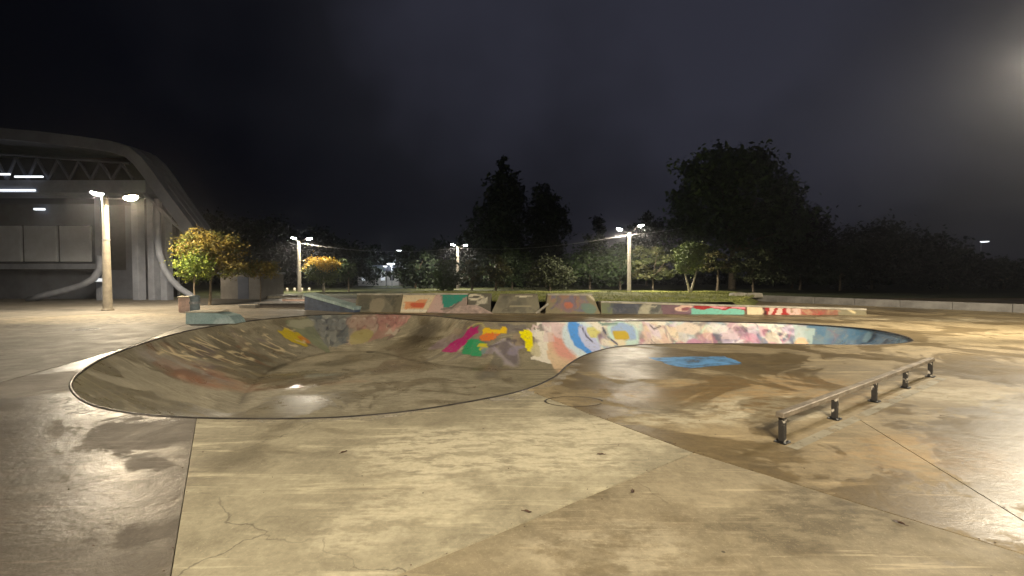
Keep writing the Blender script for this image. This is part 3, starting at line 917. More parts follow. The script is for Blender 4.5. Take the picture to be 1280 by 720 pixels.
# ------------------------------------------------------------------ graffiti walls behind the bowl
M_wallc = concrete('wall_concrete', (0.20, 0.175, 0.125), (0.32, 0.28, 0.20), 0.2, 0.6, 31.0, [], paint=True)
M_cap = plain('pale_cap_concrete', (0.46, 0.42, 0.33), 0.7, 0, 0.3, 2)
def bank(px0, px1, top, foot, slope, label, paintfn, name='graffiti_bank', capcol=None, skew0=0.0, skew1=0.0, cat='skate bank', endtop=None, foots=None):
    """sloped painted face: foot line on the deck, top set back by slope; solid behind"""
    x0 = (px0 - 640) / F * 24; x1 = (px1 - 640) / F * 24
    for _ in range(3):
        x0 = (px0 - 640) / F * wallA(x0); x1 = (px1 - 640) / F * wallA(x1)
    L = x1 - x0
    nu = max(8, int(L / 0.07)); nv = 16
    V = []; Uu = []; Vv = []
    et = endtop if endtop is not None else top
    for j in range(nv + 1):
        for i in range(nu + 1):
            a = i / nu; t = j / nv
            tp = top + (et - top) * a
            X = x0 + L * a
            X += (skew0 * (1 - a) + skew1 * a) * t
            Y = wallA(x0 + L * a) + foot + slope * t * tp
            V.append((X, Y, 0.0 + tp * t)); Uu.append(L * a); Vv.append(tp * t)
    Fs = []
    for j in range(nv):
        for i in range(nu):
            a = j * (nu + 1) + i
            Fs.append((a, a + 1, a + nu + 2, a + nu + 1))
    # back row
    n = len(V); topi = nv * (nu + 1)
    D = 0.9
    for i in range(nu + 1):
        V.append((V[topi + i][0], V[topi + i][1] + D, V[topi + i][2])); Uu.append(0); Vv.append(-9)
    for i in range(nu + 1):
        V.append((V[i][0], V[topi + i][1] + D, 0.0)); Uu.append(0); Vv.append(-9)
    for i in range(nu):
        Fs.append((topi + i, topi + i + 1, n + i + 1, n + i))
        Fs.append((n + i, n + i + 1, n + nu + 1 + i + 1, n + nu + 1 + i))
    Fs.append(tuple([j * (nu + 1) for j in range(nv, -1, -1)] + [n + nu + 1, n]))
    Fs.append(tuple([j * (nu + 1) + nu for j in range(nv + 1)] + [n + nu, n + 2 * nu + 1]))
    root = thing(name, label, cat, (x0 + L / 2, wallA(x0 + L / 2) + foot, 0))
    o = link_mesh('painted_face', V, Fs, M_wallc, root)
    o.location = (-root.location.x, -root.location.y, 0)
    cvs = Canvas(np.array(Uu), np.array(Vv))
    paintfn(cvs, L, top)
    cvs.C[np.array(Vv) < -1, 3] = 0
    at_ = o.data.color_attributes.new('paint', 'FLOAT_COLOR', 'POINT')
    at_.data.foreach_set('color', cvs.C.astype(np.float32).ravel())
    # cap along the top edge
    if capcol is not None:
        m = MB()
        A = Vector(V[topi]); B = Vector(V[topi + nu])
        d = (B - A).normalized(); nrm_ = Vector((-d.y, d.x, 0))
        q = [A - nrm_ * 0.03, B - nrm_ * 0.03, B + nrm_ * 0.35, A + nrm_ * 0.35]
        m.add([p + Vector((0, 0, -0.05)) for p in q] + [p + Vector((0, 0, 0.035)) for p in q],
              [(3, 2, 1, 0), (4, 5, 6, 7), (0, 1, 5, 4), (1, 2, 6, 5), (2, 3, 7, 6), (3, 0, 4, 7)])
        c = m.obj('cap', capcol, root); c.location = o.location
    return root

def p_dark(c, L, H):
    c.poly([(-1, -1), (L + 1, -1), (L + 1, H + 1), (-1, H + 1)], lin(120, 116, 98), 0.8)
    scrawl(c, 0, L, 0.0, H, [lin(60, 62, 58), lin(110, 106, 92), lin(80, 78, 66)], 16, al=0.7, seed=21)
    c.ell(L * 0.47, 0.35, 0.45, 0.42, lin(150, 140, 118), 0.9)
    c.ell(L * 0.2, 0.25, 0.3, 0.2, lin(60, 66, 60), 0.8)
def p_orange(c, L, H):
    c.poly([(-1, -1), (L + 1, -1), (L + 1, H + 1), (-1, H + 1)], lin(226, 206, 170), 1)
    c.poly([(0.2, 0.2), (L - 0.3, 0.25), (L - 0.2, 0.7), (0.1, 0.6)], lin(226, 158, 110), 1)
    c.ell(L * 0.55, 0.42, 0.35, 0.15, lin(206, 90, 60), 0.9)
    c.line([(0, 0.12), (L, 0.1)], 0.1, lin(236, 226, 206))
def p_teal(c, L, H):
    c.poly([(-1, -1), (L + 1, -1), (L + 1, H + 1), (-1, H + 1)], lin(170, 150, 140), 0.9)
    c.poly([(-0.1, 0), (L * 0.42, 0), (L * 0.3, H + .1), (-0.1, H + .1)], lin(206, 176, 166), 1)
    c.poly([(L * 0.35, H + .05), (L + .1, H + .05), (L * 0.9, H * 0.7), (L * 0.55, 0.3), (L * 0.4, 0.25)], lin(56, 148, 128), 1)
    c.line([(L * 0.36, 0.2), (L * 0.62, 0.25), (L * 0.8, 0.6)], 0.05, lin(30, 70, 66))
def p_scrib(c, L, H):
    c.poly([(-1, -1), (L + 1, -1), (L + 1, H + 1), (-1, H + 1)], lin(104, 100, 88), 0.85)
    c.ell(L * 0.28, H * 0.83, 0.55, 0.15, lin(226, 216, 190), 1)
    c.ell(L * 0.28, H * 0.83, 0.38, 0.06, lin(84, 80, 70), 1)
    for k in range(6):
        c.line([(L * (0.34 + 0.06 * k), 0.36 + 0.04 * k), (L * (0.42 + 0.08 * k), 0.62 + 0.04 * k), (L * (0.5 + .07 * k), 0.5)], 0.05, lin(214, 206, 184))
    c.line([(0.1, 0.1), (L * 0.5, 0.3)], 0.06, lin(50, 46, 44))
def p_grey(c, L, H):
    c.poly([(-1, -1), (L + 1, -1), (L + 1, H + 1), (-1, H + 1)], lin(140, 134, 114), 0.8)
    scrawl(c, 0.2, L - .2, 0.1, H - 0.1, [lin(90, 86, 76), lin(140, 134, 112), lin(100, 98, 88)], 22, al=0.7, seed=23)
    c.line([(L * .35, 0.35), (L * .8, 0.37)], 0.07, lin(176, 166, 136))
    c.poly([(L * .38, H - .12), (L * .88, H - .12), (L * .86, H + .1), (L * .42, H + .1)], lin(220, 210, 184), 1)
def p_violet(c, L, H):
    c.poly([(-1, -1), (L + 1, -1), (L + 1, H + 1), (-1, H + 1)], lin(150, 138, 108), 0.8)
    scrawl(c, 0.2, L * 0.7, 0.15, H - 0.15, [lin(104, 96, 130), lin(120, 120, 150), lin(176, 130, 110), lin(150, 120, 130)], 26, al=0.8, seed=24)
    c.ell(L * .45, 0.45, 0.22, 0.2, lin(216, 116, 76), 0.8)
    c.ell(L * .82, 0.3, 0.4, 0.28, lin(110, 150, 140), 0.8)
    c.line([(L * .9, H), (L * .99, H - .25)], 0.16, lin(226, 216, 186))
def p_long(c, L, H):
    pxs = lambda p: (p - 752) / (1086 - 752) * L
    def R(a, b, z0, z1, col, al=1.0): c.poly([(pxs(a), z0), (pxs(b), z0), (pxs(b), z1), (pxs(a), z1)], lin(*col), al)
    R(740, 1100, -1, 2, (136, 128, 100), 0.7)
    R(752, 770, 0, 1, (126, 134, 104)); R(768, 808, -.1, 1, (92, 94, 100))
    scrawl(c, pxs(770), pxs(806), 0.1, 0.55, [lin(110, 112, 124), lin(80, 84, 96)], 10, al=.8, seed=25)
    R(808, 832, -.1, 1, (130, 128, 116))
    scrawl(c, pxs(808), pxs(830), 0.1, 0.55, [lin(190, 184, 160), lin(150, 150, 140), lin(90, 92, 90)], 18, al=.9, seed=26)
    R(832, 872, -.1, 1, (128, 100, 108))
    scrawl(c, pxs(834), pxs(870), 0.05, 0.55, [lin(146, 116, 130), lin(110, 86, 96)], 10, al=.9, seed=27)
    c.ell(pxs(859), 0.33, 0.45, 0.16, lin(232, 196, 176), 1, 0.2)
    c.ell(pxs(862), 0.28, 0.2, 0.06, lin(150, 90, 96), 1)
    R(872, 938, 0.22, 1, (166, 42, 46)); R(868, 934, -.1, 0.26, (130, 200, 180))
    for a, b in ((878, 912), (918, 936)):
        c.poly([(pxs(a), .62), (pxs(a + 12), .66), (pxs(b + 4), .3), (pxs(b - 14), .3)], lin(232, 152, 160))
    R(936, 962, -.1, 1, (84, 40, 40)); c.ell(pxs(949), 0.15, 0.42, 0.42, lin(236, 214, 176), 1)
    R(962, 1000, -.1, 1, (168, 46, 44))
    for a in (964, 974, 990):
        c.poly([(pxs(a), -.1), (pxs(a + 5), -.1), (pxs(a + 15), .8), (pxs(a + 9), .8)], lin(232, 196, 176))
    c.ell(pxs(999), 0.2, 0.4, 0.28, lin(222, 184, 170), 1)
    R(1006, 1052, -.1, 1, (150, 78, 60), 0.8); scrawl(c, pxs(1006), pxs(1050), 0, .4, [lin(176, 60, 56), lin(150, 120, 86), lin(190, 150, 116)], 16, al=.8, seed=28)
    c.line([(pxs(1064), .3), (pxs(1072), .12)], 0.12, lin(214, 196, 150))

bank(441, 499, 0.98, 0.25, 0.45, 'dark olive skate bank with a pale painted dome behind the bowl', p_dark, capcol=M_cap)
bank(500, 532, 1.0, 0.0, 0.30, 'cream and orange painted bank left of the teal triangle', p_orange, capcol=M_cap, skew0=0.1, skew1=0.5)
bank(533, 583, 1.02, 0.15, 0.35, 'pinkish bank with a teal painted triangle', p_teal, capcol=M_cap)
bank(584, 613, 1.0, 0.3, 0.35, 'narrow dark bank with white scribbled lettering', p_scrib)
bank(614, 676, 0.98, 0.12, 0.5, 'grey trapezoid bank with a white bar painted along its top', p_grey, capcol=M_wallc, skew0=0.45, skew1=-0.15)
bank(682, 751, 1.0, 0.05, 0.45, 'olive bank with violet and orange graffiti right of the grey trapezoid bank', p_violet, capcol=M_cap, skew0=0.15, skew1=-0.35)
bank(752, 1086, 0.62, 0.1, 0.12, 'long low wall painted with red, pink and teal graffiti', p_long, name='graffiti_wall', capcol=M_cap, cat='wall', endtop=0.30)

# low pale pyramid on the deck in front of the scribbled bank
def wedge(name, label, foot, topz, mat, cat, paintm=None):
    V = [Vector(p) for p in foot]
    return V
pk = plain('worn_pink_paint', (0.50, 0.38, 0.33), 0.6, 0, 0.35, 2.5)
a, b, c_, d_ = (-3.6, 24.0), (-1.0, 23.9), (-1.35, 25.0), (-2.9, 25.0)
m = MB()
m.add([(a[0], a[1], 0), (b[0], b[1], 0), (c_[0] - .1, c_[1], 0), (d_[0], d_[1], 0), (-2.75, 24.5, 0.42), (-1.95, 24.5, 0.42), (-1.95, 24.75, 0.42), (-2.75, 24.75, 0.42)],
      [(3, 2, 1, 0), (4, 5, 6, 7), (0, 1, 5, 4), (1, 2, 6, 5), (2, 3, 7, 6), (3, 0, 4, 7)])
o = m.obj('skate_pyramid', pk); tag(o, 'low whitish pink skate pyramid at the foot of the scribbled bank', 'skate ramp')
for v_ in o.data.vertices: pass

# slanted white strip between two banks
m = MB(); Mx = Matrix.Translation((1.62, 24.0, 0.26)) @ Matrix.Rotation(math.radians(-38), 4, 'Y') @ Matrix.Rotation(math.radians(-4), 4, 'Z')
m.box(-0.42, 0.42, -0.05, 0.05, -0.06, 0.06, Mx, 0.015)
tag(m.obj('kicker_edge', M_cap), 'short slanted white concrete edge between the grey and the violet bank', 'ledge')

# pale blue slab leaning on the left end of the banks
M_teal = concrete('pale_blue_paint', (0.30, 0.42, 0.42), (0.44, 0.56, 0.56), 0.1, 0.8, 41.0)
t = thing('hubba_ledge', 'pale blue sloping ledge left of the dark painted bank', 'ledge', (-9.2, 25.8, 0))
x0, z0 = up(386, 366, 26.6); x1, z1 = up(449, 384, 24.8)
m = MB()
A = Vector((x0 + 9.2, 0.9, z0)); B = Vector((x1 + 9.2, -1.0, z1 + 0.03))
d = (B - A).normalized(); s_ = Vector((-d.y, d.x, 0)).normalized() * 0.42
T = Vector((0, 0, 0.16))
m.add([A - s_ - T, B - s_ - T, B + s_ - T, A + s_ - T, A - s_, B - s_, B + s_, A + s_],
      [(3, 2, 1, 0), (4, 5, 6, 7), (0, 1, 5, 4), (1, 2, 6, 5), (2, 3, 7, 6), (3, 0, 4, 7)])
m.obj('top_slab', M_teal, t)
m = MB(); s2 = s_ * 0.85
A2 = A.copy(); B2 = B.copy()
m.add([Vector((A.x, A.y, 0)) - s2, Vector((B.x, B.y, 0)) - s2, Vector((B.x, B.y, 0)) + s2, Vector((A.x, A.y, 0)) + s2,
       A - s2 - T * 1.01, B - s2 - T * 1.01 + Vector((0, 0, .0)), B + s2 - T * 1.01, A + s2 - T * 1.01],
      [(3, 2, 1, 0), (4, 5, 6, 7), (0, 1, 5, 4), (1, 2, 6, 5), (2, 3, 7, 6), (3, 0, 4, 7)])
m.obj('side_wall', plain('navy_paint', (0.05, 0.07, 0.12), 0.6, 0, 0.4, 2), t)

# low ledges behind the left of the bowl
def ledge(name, px0, px1, py, h, depth, mat, label, cat='ledge', yaw=0.0, capm=None):
    A = at(px0, py); B = at(px1, py)
    t = thing(name, label, cat, ((A.x + B.x) / 2, A.y, 0), yaw)
    L = (B.x - A.x) / 2
    m = MB(); m.box(-L, L, 0, depth, 0, h - 0.06, None, 0.012); m.obj('base', mat, t)
    m = MB(); m.box(-L - 0.02, L + 0.02, -0.03, depth + 0.03, h - 0.058, h, None, 0.015); m.obj('top', capm or mat, t)
    m = MB(); m.box(-L - 0.022, L + 0.022, -0.05, -0.031, h - 0.05, h + 0.005); m.obj('edge_angle', M_steel, t)
    return t
M_grey = plain('grey_ledge_concrete', (0.30, 0.28, 0.24), 0.75, 0, 0.3, 1.5)
M_pinkc = plain('pink_painted_concrete', (0.52, 0.38, 0.34), 0.65, 0, 0.3, 2)
M_asph = plain('dark_painted_concrete', (0.06, 0.05, 0.045), 0.7, 0, 0.4, 1.0)
ledge('grind_ledge', 302, 372, 373, 0.28, 0.8, M_cap, 'long pale grind ledge behind the left end of the bowl')
ledge('manual_pad', 318, 398, 384.5, 0.30, 2.0, M_asph, 'dark low manual pad beyond the left lip of the bowl', 'skate ramp')
ledge('grind_ledge', 352, 386, 378.5, 0.34, 0.6, M_pinkc, 'short pinkish ledge with worn paint left of the pale blue sloping ledge')
ledge('grind_ledge', 298, 318, 385.5, 0.22, 0.5, M_grey, 'small grey ledge right of the orange leafed tree')

# painted block, post and pale teal curb by the plaza
p = at(229, 391)
t = thing('plaza_block', 'pinkish painted concrete block at the edge of the plaza', 'block', (p.x, p.y, 0), 0.1)
m = MB(); m.box(-0.3, 0.3, 0, 0.5, 0, 0.82, None, 0.04); m.obj('body', M_pinkc, t)
m = MB(); m.box(-0.33, 0.33, -0.03, 0.53, 0.822, 0.90, None, 0.03); m.obj('cap', M_cap, t)
p = at(262, 405)
t = thing('painted_ledge', 'pale teal rounded ledge beside the left lip of the bowl', 'ledge', (p.x, p.y, 0), 0.08)
m = MB()
prof = [(-0.98, 0.0), (0.98, 0.0), (0.90, 0.16), (0.74, 0.32), (0.3, 0.44), (-0.5, 0.47), (-0.96, 0.47)]
m.prism(prof, 0, 0.9); m.obj('body', M_teal, t)
m = MB(); m.box(-1.0, 0.3, -0.02, 0.92, 0.472, 0.52, None, 0.012); m.obj('top', M_cap, t)
p = at(243, 399)
t = thing('planter_post', 'stubby blue grey post standing behind the teal ledge', 'bollard', (p.x, p.y, 0))
m = MB(); m.lathe([(0.30, 0), (0.30, 0.08), (0.2, 0.12), (0.19, 0.95), (0.21, 1.0), (0.21, 1.06), (0.12, 1.12)], 14)
m.obj('post', plain('blue_grey_paint', (0.16, 0.20, 0.22), 0.6, 0, 0.3, 3), t, True)
m = MB(); m.lathe([(0.212, 0.7), (0.22, 0.72), (0.22, 0.8), (0.212, 0.82)], 14); m.obj('band', M_steel, t)

# right boundary wall: precast lengths with open joints
t = thing('boundary_wall', 'long low grey concrete wall along the right side of the skatepark', 'wall', (19.0, 36.2, 0))
A = Vector((19.0, 36.2, 0)); B = Vector((27.9, 24.0, 0)); d = (B - A).normalized(); n_ = Vector((-d.y, d.x, 0))
M_bw = plain('boundary_wall_concrete', (0.26, 0.245, 0.225), 0.8, 0, 0.3, 1.2)
Lw = 2.4
proto = None
cur = 0.0
R4 = Matrix.Rotation(math.atan2(d.y, d.x), 4, 'Z')
mbx = MB(); mbx.box(0.008, Lw - 0.008, 0, 0.32, -0.05, 0.47, None, 0.018)
for k in range(14):
    if proto is None:
        proto = mbx.obj('wall_block', M_bw, t); o = proto
    else:
        o = proto.copy(); COL.objects.link(o); o.parent = t
    o.location = d * Lw * k + Vector((0, 0, random.uniform(-0.008, 0.008)))
    o.rotation_euler = (0, 0, math.atan2(d.y, d.x) + random.uniform(-0.004, 0.004))
# pale blocks where the wall starts
for k, (px, w, h) in enumerate(((922, 0.6, 0.42), (940, 0.8, 0.36))):
    x, z = up(px, 368, 34.5 + k * 0.8)
    t = thing('stone_block', ('pale rough stone block at the left start of the boundary wall', 'wider pale stone block touching the start of the boundary wall')[k], 'stone', (x, 34.5 + k * 0.8, 0.42))
    m = MB()
    V = [Vector((sx * w * (1 - 0.25 * (sz > 0)) * random.uniform(.85, 1.1), sy * 0.4 * random.uniform(.8, 1.1), (sz > 0) * h * random.uniform(.85, 1.1) - 0.12)) for sz in (-1, 1) for sx, sy in ((-1, -1), (1, -1), (1, 1), (-1, 1))]
    m.add(V, [(3, 2, 1, 0), (4, 5, 6, 7), (0, 1, 5, 4), (1, 2, 6, 5), (2, 3, 7, 6), (3, 0, 4, 7)])
    o = m.obj('block', M_cap, t)
    bv = o.modifiers.new('bevel', 'BEVEL'); bv.width = 0.07; bv.segments = 2

# ------------------------------------------------------------------ grind rail
ra, rb = at(980, 555), at(1166, 471.5)
t = thing('grind_rail', 'straight steel grind rail on five posts standing on the deck to the right', 'grind rail', tuple(ra), math.atan2(rb.y - ra.y, rb.x - ra.x))
Lr = (rb - ra).length
M_rail = plain('rubbed_rail_steel', (0.30, 0.25, 0.19), 0.5, 0.3, 0.35, 4)
m = MB(); m.box(-0.06, Lr + 0.06, -0.048, 0.048, 0.308, 0.374, None, 0.008); m.obj('bar', M_rail, t)
M_post = Mat('chipped_black_post')
M_post.color(M_post.mix(M_post.remap(M_post.noise(9, 4, 0.6), 0.55, 0.60), (0.03, 0.027, 0.025), (0.55, 0.5, 0.42))); M_post.rough(0.5)
for k in range(5):
    xk = 0.02 + (Lr - 0.04) * k / 4
    m = MB(); m.box(xk - 0.034, xk + 0.034, -0.034, 0.034, 0.012, 0.3085, None, 0.005); po = m.obj('post', M_post.m, t)
    m = MB(); m.box(xk - 0.075, xk + 0.075, -0.068, 0.068, -0.004, 0.0125, None, 0.004); m.obj('base_plate', M_dark, po)
    m = MB()
    for sx in (-1, 1):
        for sy in (-1, 1): m.lathe([(0.012, 0.012), (0.012, 0.024)], 6, Matrix.Translation((xk + sx * 0.058, sy * 0.052, 0)))
    m.obj('bolts', M_steel, po)['kind'] = 'stuff'

# ------------------------------------------------------------------ paint marks, drains and litter on the concrete
def patchmat(name, col, lo_=0.4, hi_=0.55, amt=0.85, sc=3.0):
    m = Mat(name)
    m.color(m.mix(m.remap(m.noise(2.0, 5), 0.3, 0.7), tuple(c * 0.7 for c in col), col)); m.rough(0.5)
    tr = m.node('ShaderNodeBsdfTransparent'); mx = m.node('ShaderNodeMixShader')
    k = m.remap(m.noise(sc, 6, 0.7), lo_, hi_, 0.0, amt)
    m.link(k, mx.inputs[0]); m.link(tr.outputs[0], mx.inputs[1]); m.link(m.b.outputs[0], mx.inputs[2])
    m.link(mx.outputs[0], m.t.nodes['Material Output'].inputs['Surface'])
    return m.m
def sheet(name, outline, z, mat, label):
    c = Vector((sum(p[0] for p in outline) / len(outline), sum(p[1] for p in outline) / len(outline), z))
    V = [tuple(c)] + [(p[0], p[1], z) for p in outline]
    n = len(outline)
    o = link_mesh(name, V, [(0, 1 + i, 1 + (i + 1) % n) for i in range(n)], mat)
    return structure(o, label)
def ragged(pxs, z=0.004, j=0.06, n=6):
    P = [at(*p) for p in pxs]; out = []
    rr = random.Random(len(pxs) + int(pxs[0][0]))
    for i in range(len(P)):
        a, b = P[i], P[(i + 1) % len(P)]
        for k in range(n):
            q = a.lerp(b, k / n); out.append((q.x + rr.uniform(-j, j), q.y + rr.uniform(-j, j)))
    return out
M_blue = patchmat('blue_floor_paint', (0.16, 0.42, 0.80), 0.25, 0.60, 0.85, 2.0)
sheet('paint_patch', ragged([(812, 448), (850, 446.5), (905, 445.5), (925, 452), (928, 456), (895, 458), (862, 461), (838, 457)], j=0.03), 0.004, M_blue, 'worn light blue paint patch on the deck right of the bowl')
M_white = patchmat('worn_paint_and_reflection', (0.50, 0.46, 0.42), 0.44, 0.62, 0.7, 3.0)  # worn paint at the left tip, painted lamp reflection along the near lip
def strip_along(u0, u1, off0, off1, mat, label, z=0.004):
    k0, k1 = int(u0 / TOT * NL), int(u1 / TOT * NL)
    ks = list(range(k0, k1, 2))
    V = []; 
    for k in ks:
        k %= NL
        wv_ = 0.06 * math.sin(k * 0.35) + 0.04 * math.sin(k * 0.9)
        p = LIP[k] - NRM[k] * (off0 + max(0, wv_)); q = LIP[k] - NRM[k] * (off1 + wv_)
        V += [(p[0], p[1], z), (q[0], q[1], z)]
    n = len(ks)
    return structure(link_mesh('pale_band', V, [(2 * i, 2 * i + 1, 2 * i + 3, 2 * i + 2) for i in range(n - 1)], mat), label)
def near_u(px, py):
    p = at(px, py); return float(np.argmin((LIP[:, 0] - p.x) ** 2 + (LIP[:, 1] - p.y) ** 2)) * TOT / NL
ua, ub = near_u(88, 493), near_u(150, 517)
strip_along(min(ua, ub), max(ua, ub), 0.04, 0.30, M_white, 'worn white paint band round the left tip of the bowl')
ua, ub = near_u(165, 519), near_u(245, 525)  # white strip painted where the damp lip reflects the pole lamps
strip_along(min(ua, ub), max(ua, ub), 0.05, 0.34, M_white, 'painted white lamp reflection on the near left lip of the bowl')
M_col = patchmat('worn_lip_cement', (0.56, 0.50, 0.40), 0.38, 0.62, 0.65, 2.2)
for a_, b_, w_, l_ in (((600, 501), (716, 453), 0.26, 'pale worn concrete collar on the near right curve of the bowl'), ((680, 402), (1060, 408.5), 0.30, 'pale worn concrete collar above the painted right wall of the bowl'),
                       ((300, 526), (560, 509), 0.16, 'thin pale collar along the near lip of the bowl')):
    ua, ub = near_u(*a_), near_u(*b_)
    strip_along(min(ua, ub), max(ua, ub), 0.03, w_, M_col, l_)
# skid ring
p = at(718, 503)
V = []; Fs = []
nr = 48
for k in range(nr + 1):
    a = 2 * PI * k / nr * 0.93
    for rr_ in (0.44, 0.475):
        V.append((p.x + rr_ * math.cos(a), p.y + rr_ * 0.62 * math.sin(a), 0.004))
for k in range(nr): Fs.append((2 * k, 2 * k + 1, 2 * k + 3, 2 * k + 2))
structure(link_mesh('skid_mark', V, Fs, patchmat('rubber_mark', (0.05, 0.04, 0.03), 0.3, 0.5, 0.8, 4)), 'dark looping wheel mark on the deck')
# scraped bar under the rail
dr = (rb - ra).normalized(); nr_ = Vector((-dr.y, dr.x, 0))
pts_ = [ra + dr * -0.1 - nr_ * 0.10, rb - nr_ * 0.10, rb - nr_ * 0.24, ra - dr * 0.1 - nr_ * 0.22]
sheet('pale_band', [(q.x, q.y) for q in pts_], 0.004, patchmat('pale_cement_smear', (0.5, 0.45, 0.33), 0.36, 0.5, 0.7, 2.5), 'pale cement smear along the foot of the grind rail').name = 'cement_smear'

def drain(name, pos, r, label, cat='drain'):
    t = thing(name, label, cat, pos)
    m = MB(); m.lathe([(r, -0.02), (r, 0.006), (r * 0.86, 0.008), (r * 0.85, -0.01)], 24); m.obj('rim', M_dark, t)
    m = MB(); m.lathe([(r * 0.84, -0.03), (r * 0.84, -0.004)], 24); m.obj('cover', M_dark, t)
    for k in range(-2, 3):
        m = MB(); L = math.sqrt(max(0.01, (r * 0.8) ** 2 - (k * r * 0.3) ** 2))
        m.box(-L, L, k * r * 0.3 - r * 0.06, k * r * 0.3 + r * 0.06, -0.0035, 0.005); m.obj('bar', M_dark, t)
    return t
p = at(463, 440, -1.52); drain('floor_drain', (p.x, p.y, -1.52), 0.22, 'small dark round drain in the flat of the bowl')
p = at(107, 412); drain('manhole_cover', (p.x, p.y, 0.0), 0.40, 'dark iron manhole cover on the left plaza', 'manhole')
# fallen leaves
leafm = plain('dry_leaf', (0.07, 0.035, 0.02), 0.7, 0, 0.3, 20)
lsp = [((752, 571), 'small dark leaf on the pale slab above the diagonal joint'), ((793, 619), 'small dark leaf just below the diagonal joint'),
       ((660, 645), 'dark leaf lying close to the diagonal joint, left one'), ((428, 568), 'dark crumpled leaf on the pale slab near the bowl'),
       ((1131, 659), 'single dark leaf at the lower right of the deck')]
for k, ((px, py), lab) in enumerate(lsp):
    p = at(px, py)
    t = thing('fallen_leaf', lab, 'leaf', (p.x, p.y, 0.004), k * 1.3)
    V = []; 
    for i in range(10):
        a = 2 * PI * i / 10; rr_ = 0.03 * (1 + 0.35 * math.cos(2 * a)) * (1 + 0.15 * math.sin(5 * a))
        V.append((rr_ * math.cos(a), rr_ * 0.7 * math.sin(a), 0.006 + 0.008 * abs(math.sin(a * 1.5))))
    V.append((0, 0, 0.002))
    link_mesh('blade', V, [(i, (i + 1) % 10, 10) for i in range(10)], leafm, t)
    m = MB(); m.tube([(0.035, 0, 0.004), (0.06, 0.008, 0.006)], 0.0025, 5); m.obj('stem', leafm, t)

# wind-blown leaf crumbs in the channel, at the wall feet and along the joints
V = []; Fs = []
rl = random.Random(91)
def crumb(x, y, z, r_):
    a = rl.uniform(0, 6.28); n = len(V); dz = rl.uniform(0.003, 0.012)
    V.extend([(x + r_ * math.cos(a), y + r_ * math.sin(a), z + dz), (x + r_ * .6 * math.cos(a + 1.6), y + r_ * .6 * math.sin(a + 1.6), z + 0.002),
              (x - r_ * math.cos(a), y - r_ * math.sin(a), z + dz * .6), (x - r_ * .6 * math.cos(a + 1.6), y - r_ * .6 * math.sin(a + 1.6), z + 0.004)])
    Fs.append((n, n + 1, n + 2, n + 3))
for _ in range(420):
    x = rl.uniform(-9, 17); crumb(x, wallA(x) - abs(rl.gauss(0, 0.35)) + 0.05, 0.0, rl.uniform(0.02, 0.06))
for a_, b_, w_ in J[:6]:
    d = (Vector(b_) - Vector(a_)); L = min(d.length, 16); d.normalize()
    for _ in range(26):
        t_ = rl.uniform(0, L); crumb(a_.x + d.x * t_ + rl.gauss(0, .04), a_.y + d.y * t_ + rl.gauss(0, .04), 0.0, rl.uniform(0.006, 0.016))
for _ in range(160):
    x = rl.uniform(-9, 14); y = rl.uniform(2.5, 9)
    crumb(x, y, 0.0, rl.uniform(0.005, 0.014)) if not inside(np.array([[x, y]]), LIP)[0] else None
for _ in range(200):
    p_ = at(rl.uniform(225, 330), rl.uniform(384, 392)); crumb(p_.x, p_.y, 0.0, rl.uniform(0.02, 0.06))
ll = link_mesh('leaf_litter', V, Fs, leafm); ll['kind'] = 'stuff'; tag(ll, 'brown leaf crumbs blown along the wall feet and joints', 'leaf litter')

# ------------------------------------------------------------------ arena on the left
YB = 36.0
def bx(px): return (px - 640) / F * YB
def bzz(py): return CAM_H + (HOR - py) / F * YB
arena = thing('arena', 'big grey arena with a curved swooping roof and trussed front at the left edge', 'building', (bx(60), YB, 0))
AL = Vector((-bx(60), -YB, 0))
def ar(m, name, mat, smooth_=False, parent=None):
    o = m.obj(name, mat, parent or arena, smooth_)
    if parent is None: o.location = AL
    return o
M_roof = plain('arena_roof_sheet', (0.25, 0.275, 0.35), 0.5, 0.2, 0.15, 0.6)
M_aw = plain('arena_wall_render', (0.085, 0.095, 0.125), 0.8, 0, 0.25, 0.5)
M_aw2 = plain('arena_soffit', (0.22, 0.24, 0.30), 0.7, 0, 0.2, 0.7)
M_adark = plain('arena_recess', (0.018, 0.018, 0.02), 0.8, 0, 0.3, 1)
M_white2 = plain('arena_screen_panel', (0.60, 0.63, 0.70), 0.7, 0, 0.12, 0.5)
topl = [(-420, 150), (-200, 152), (-60, 157), (0, 163), (60, 168), (110, 174), (150, 180), (172, 187), (186, 199), (199, 216), (214, 238), (230, 260), (245, 280), (250, 289)]
botl = [(270, 300), (252, 288), (232, 276), (214, 263), (198, 248), (190, 243), (184, 225), (170, 212)]
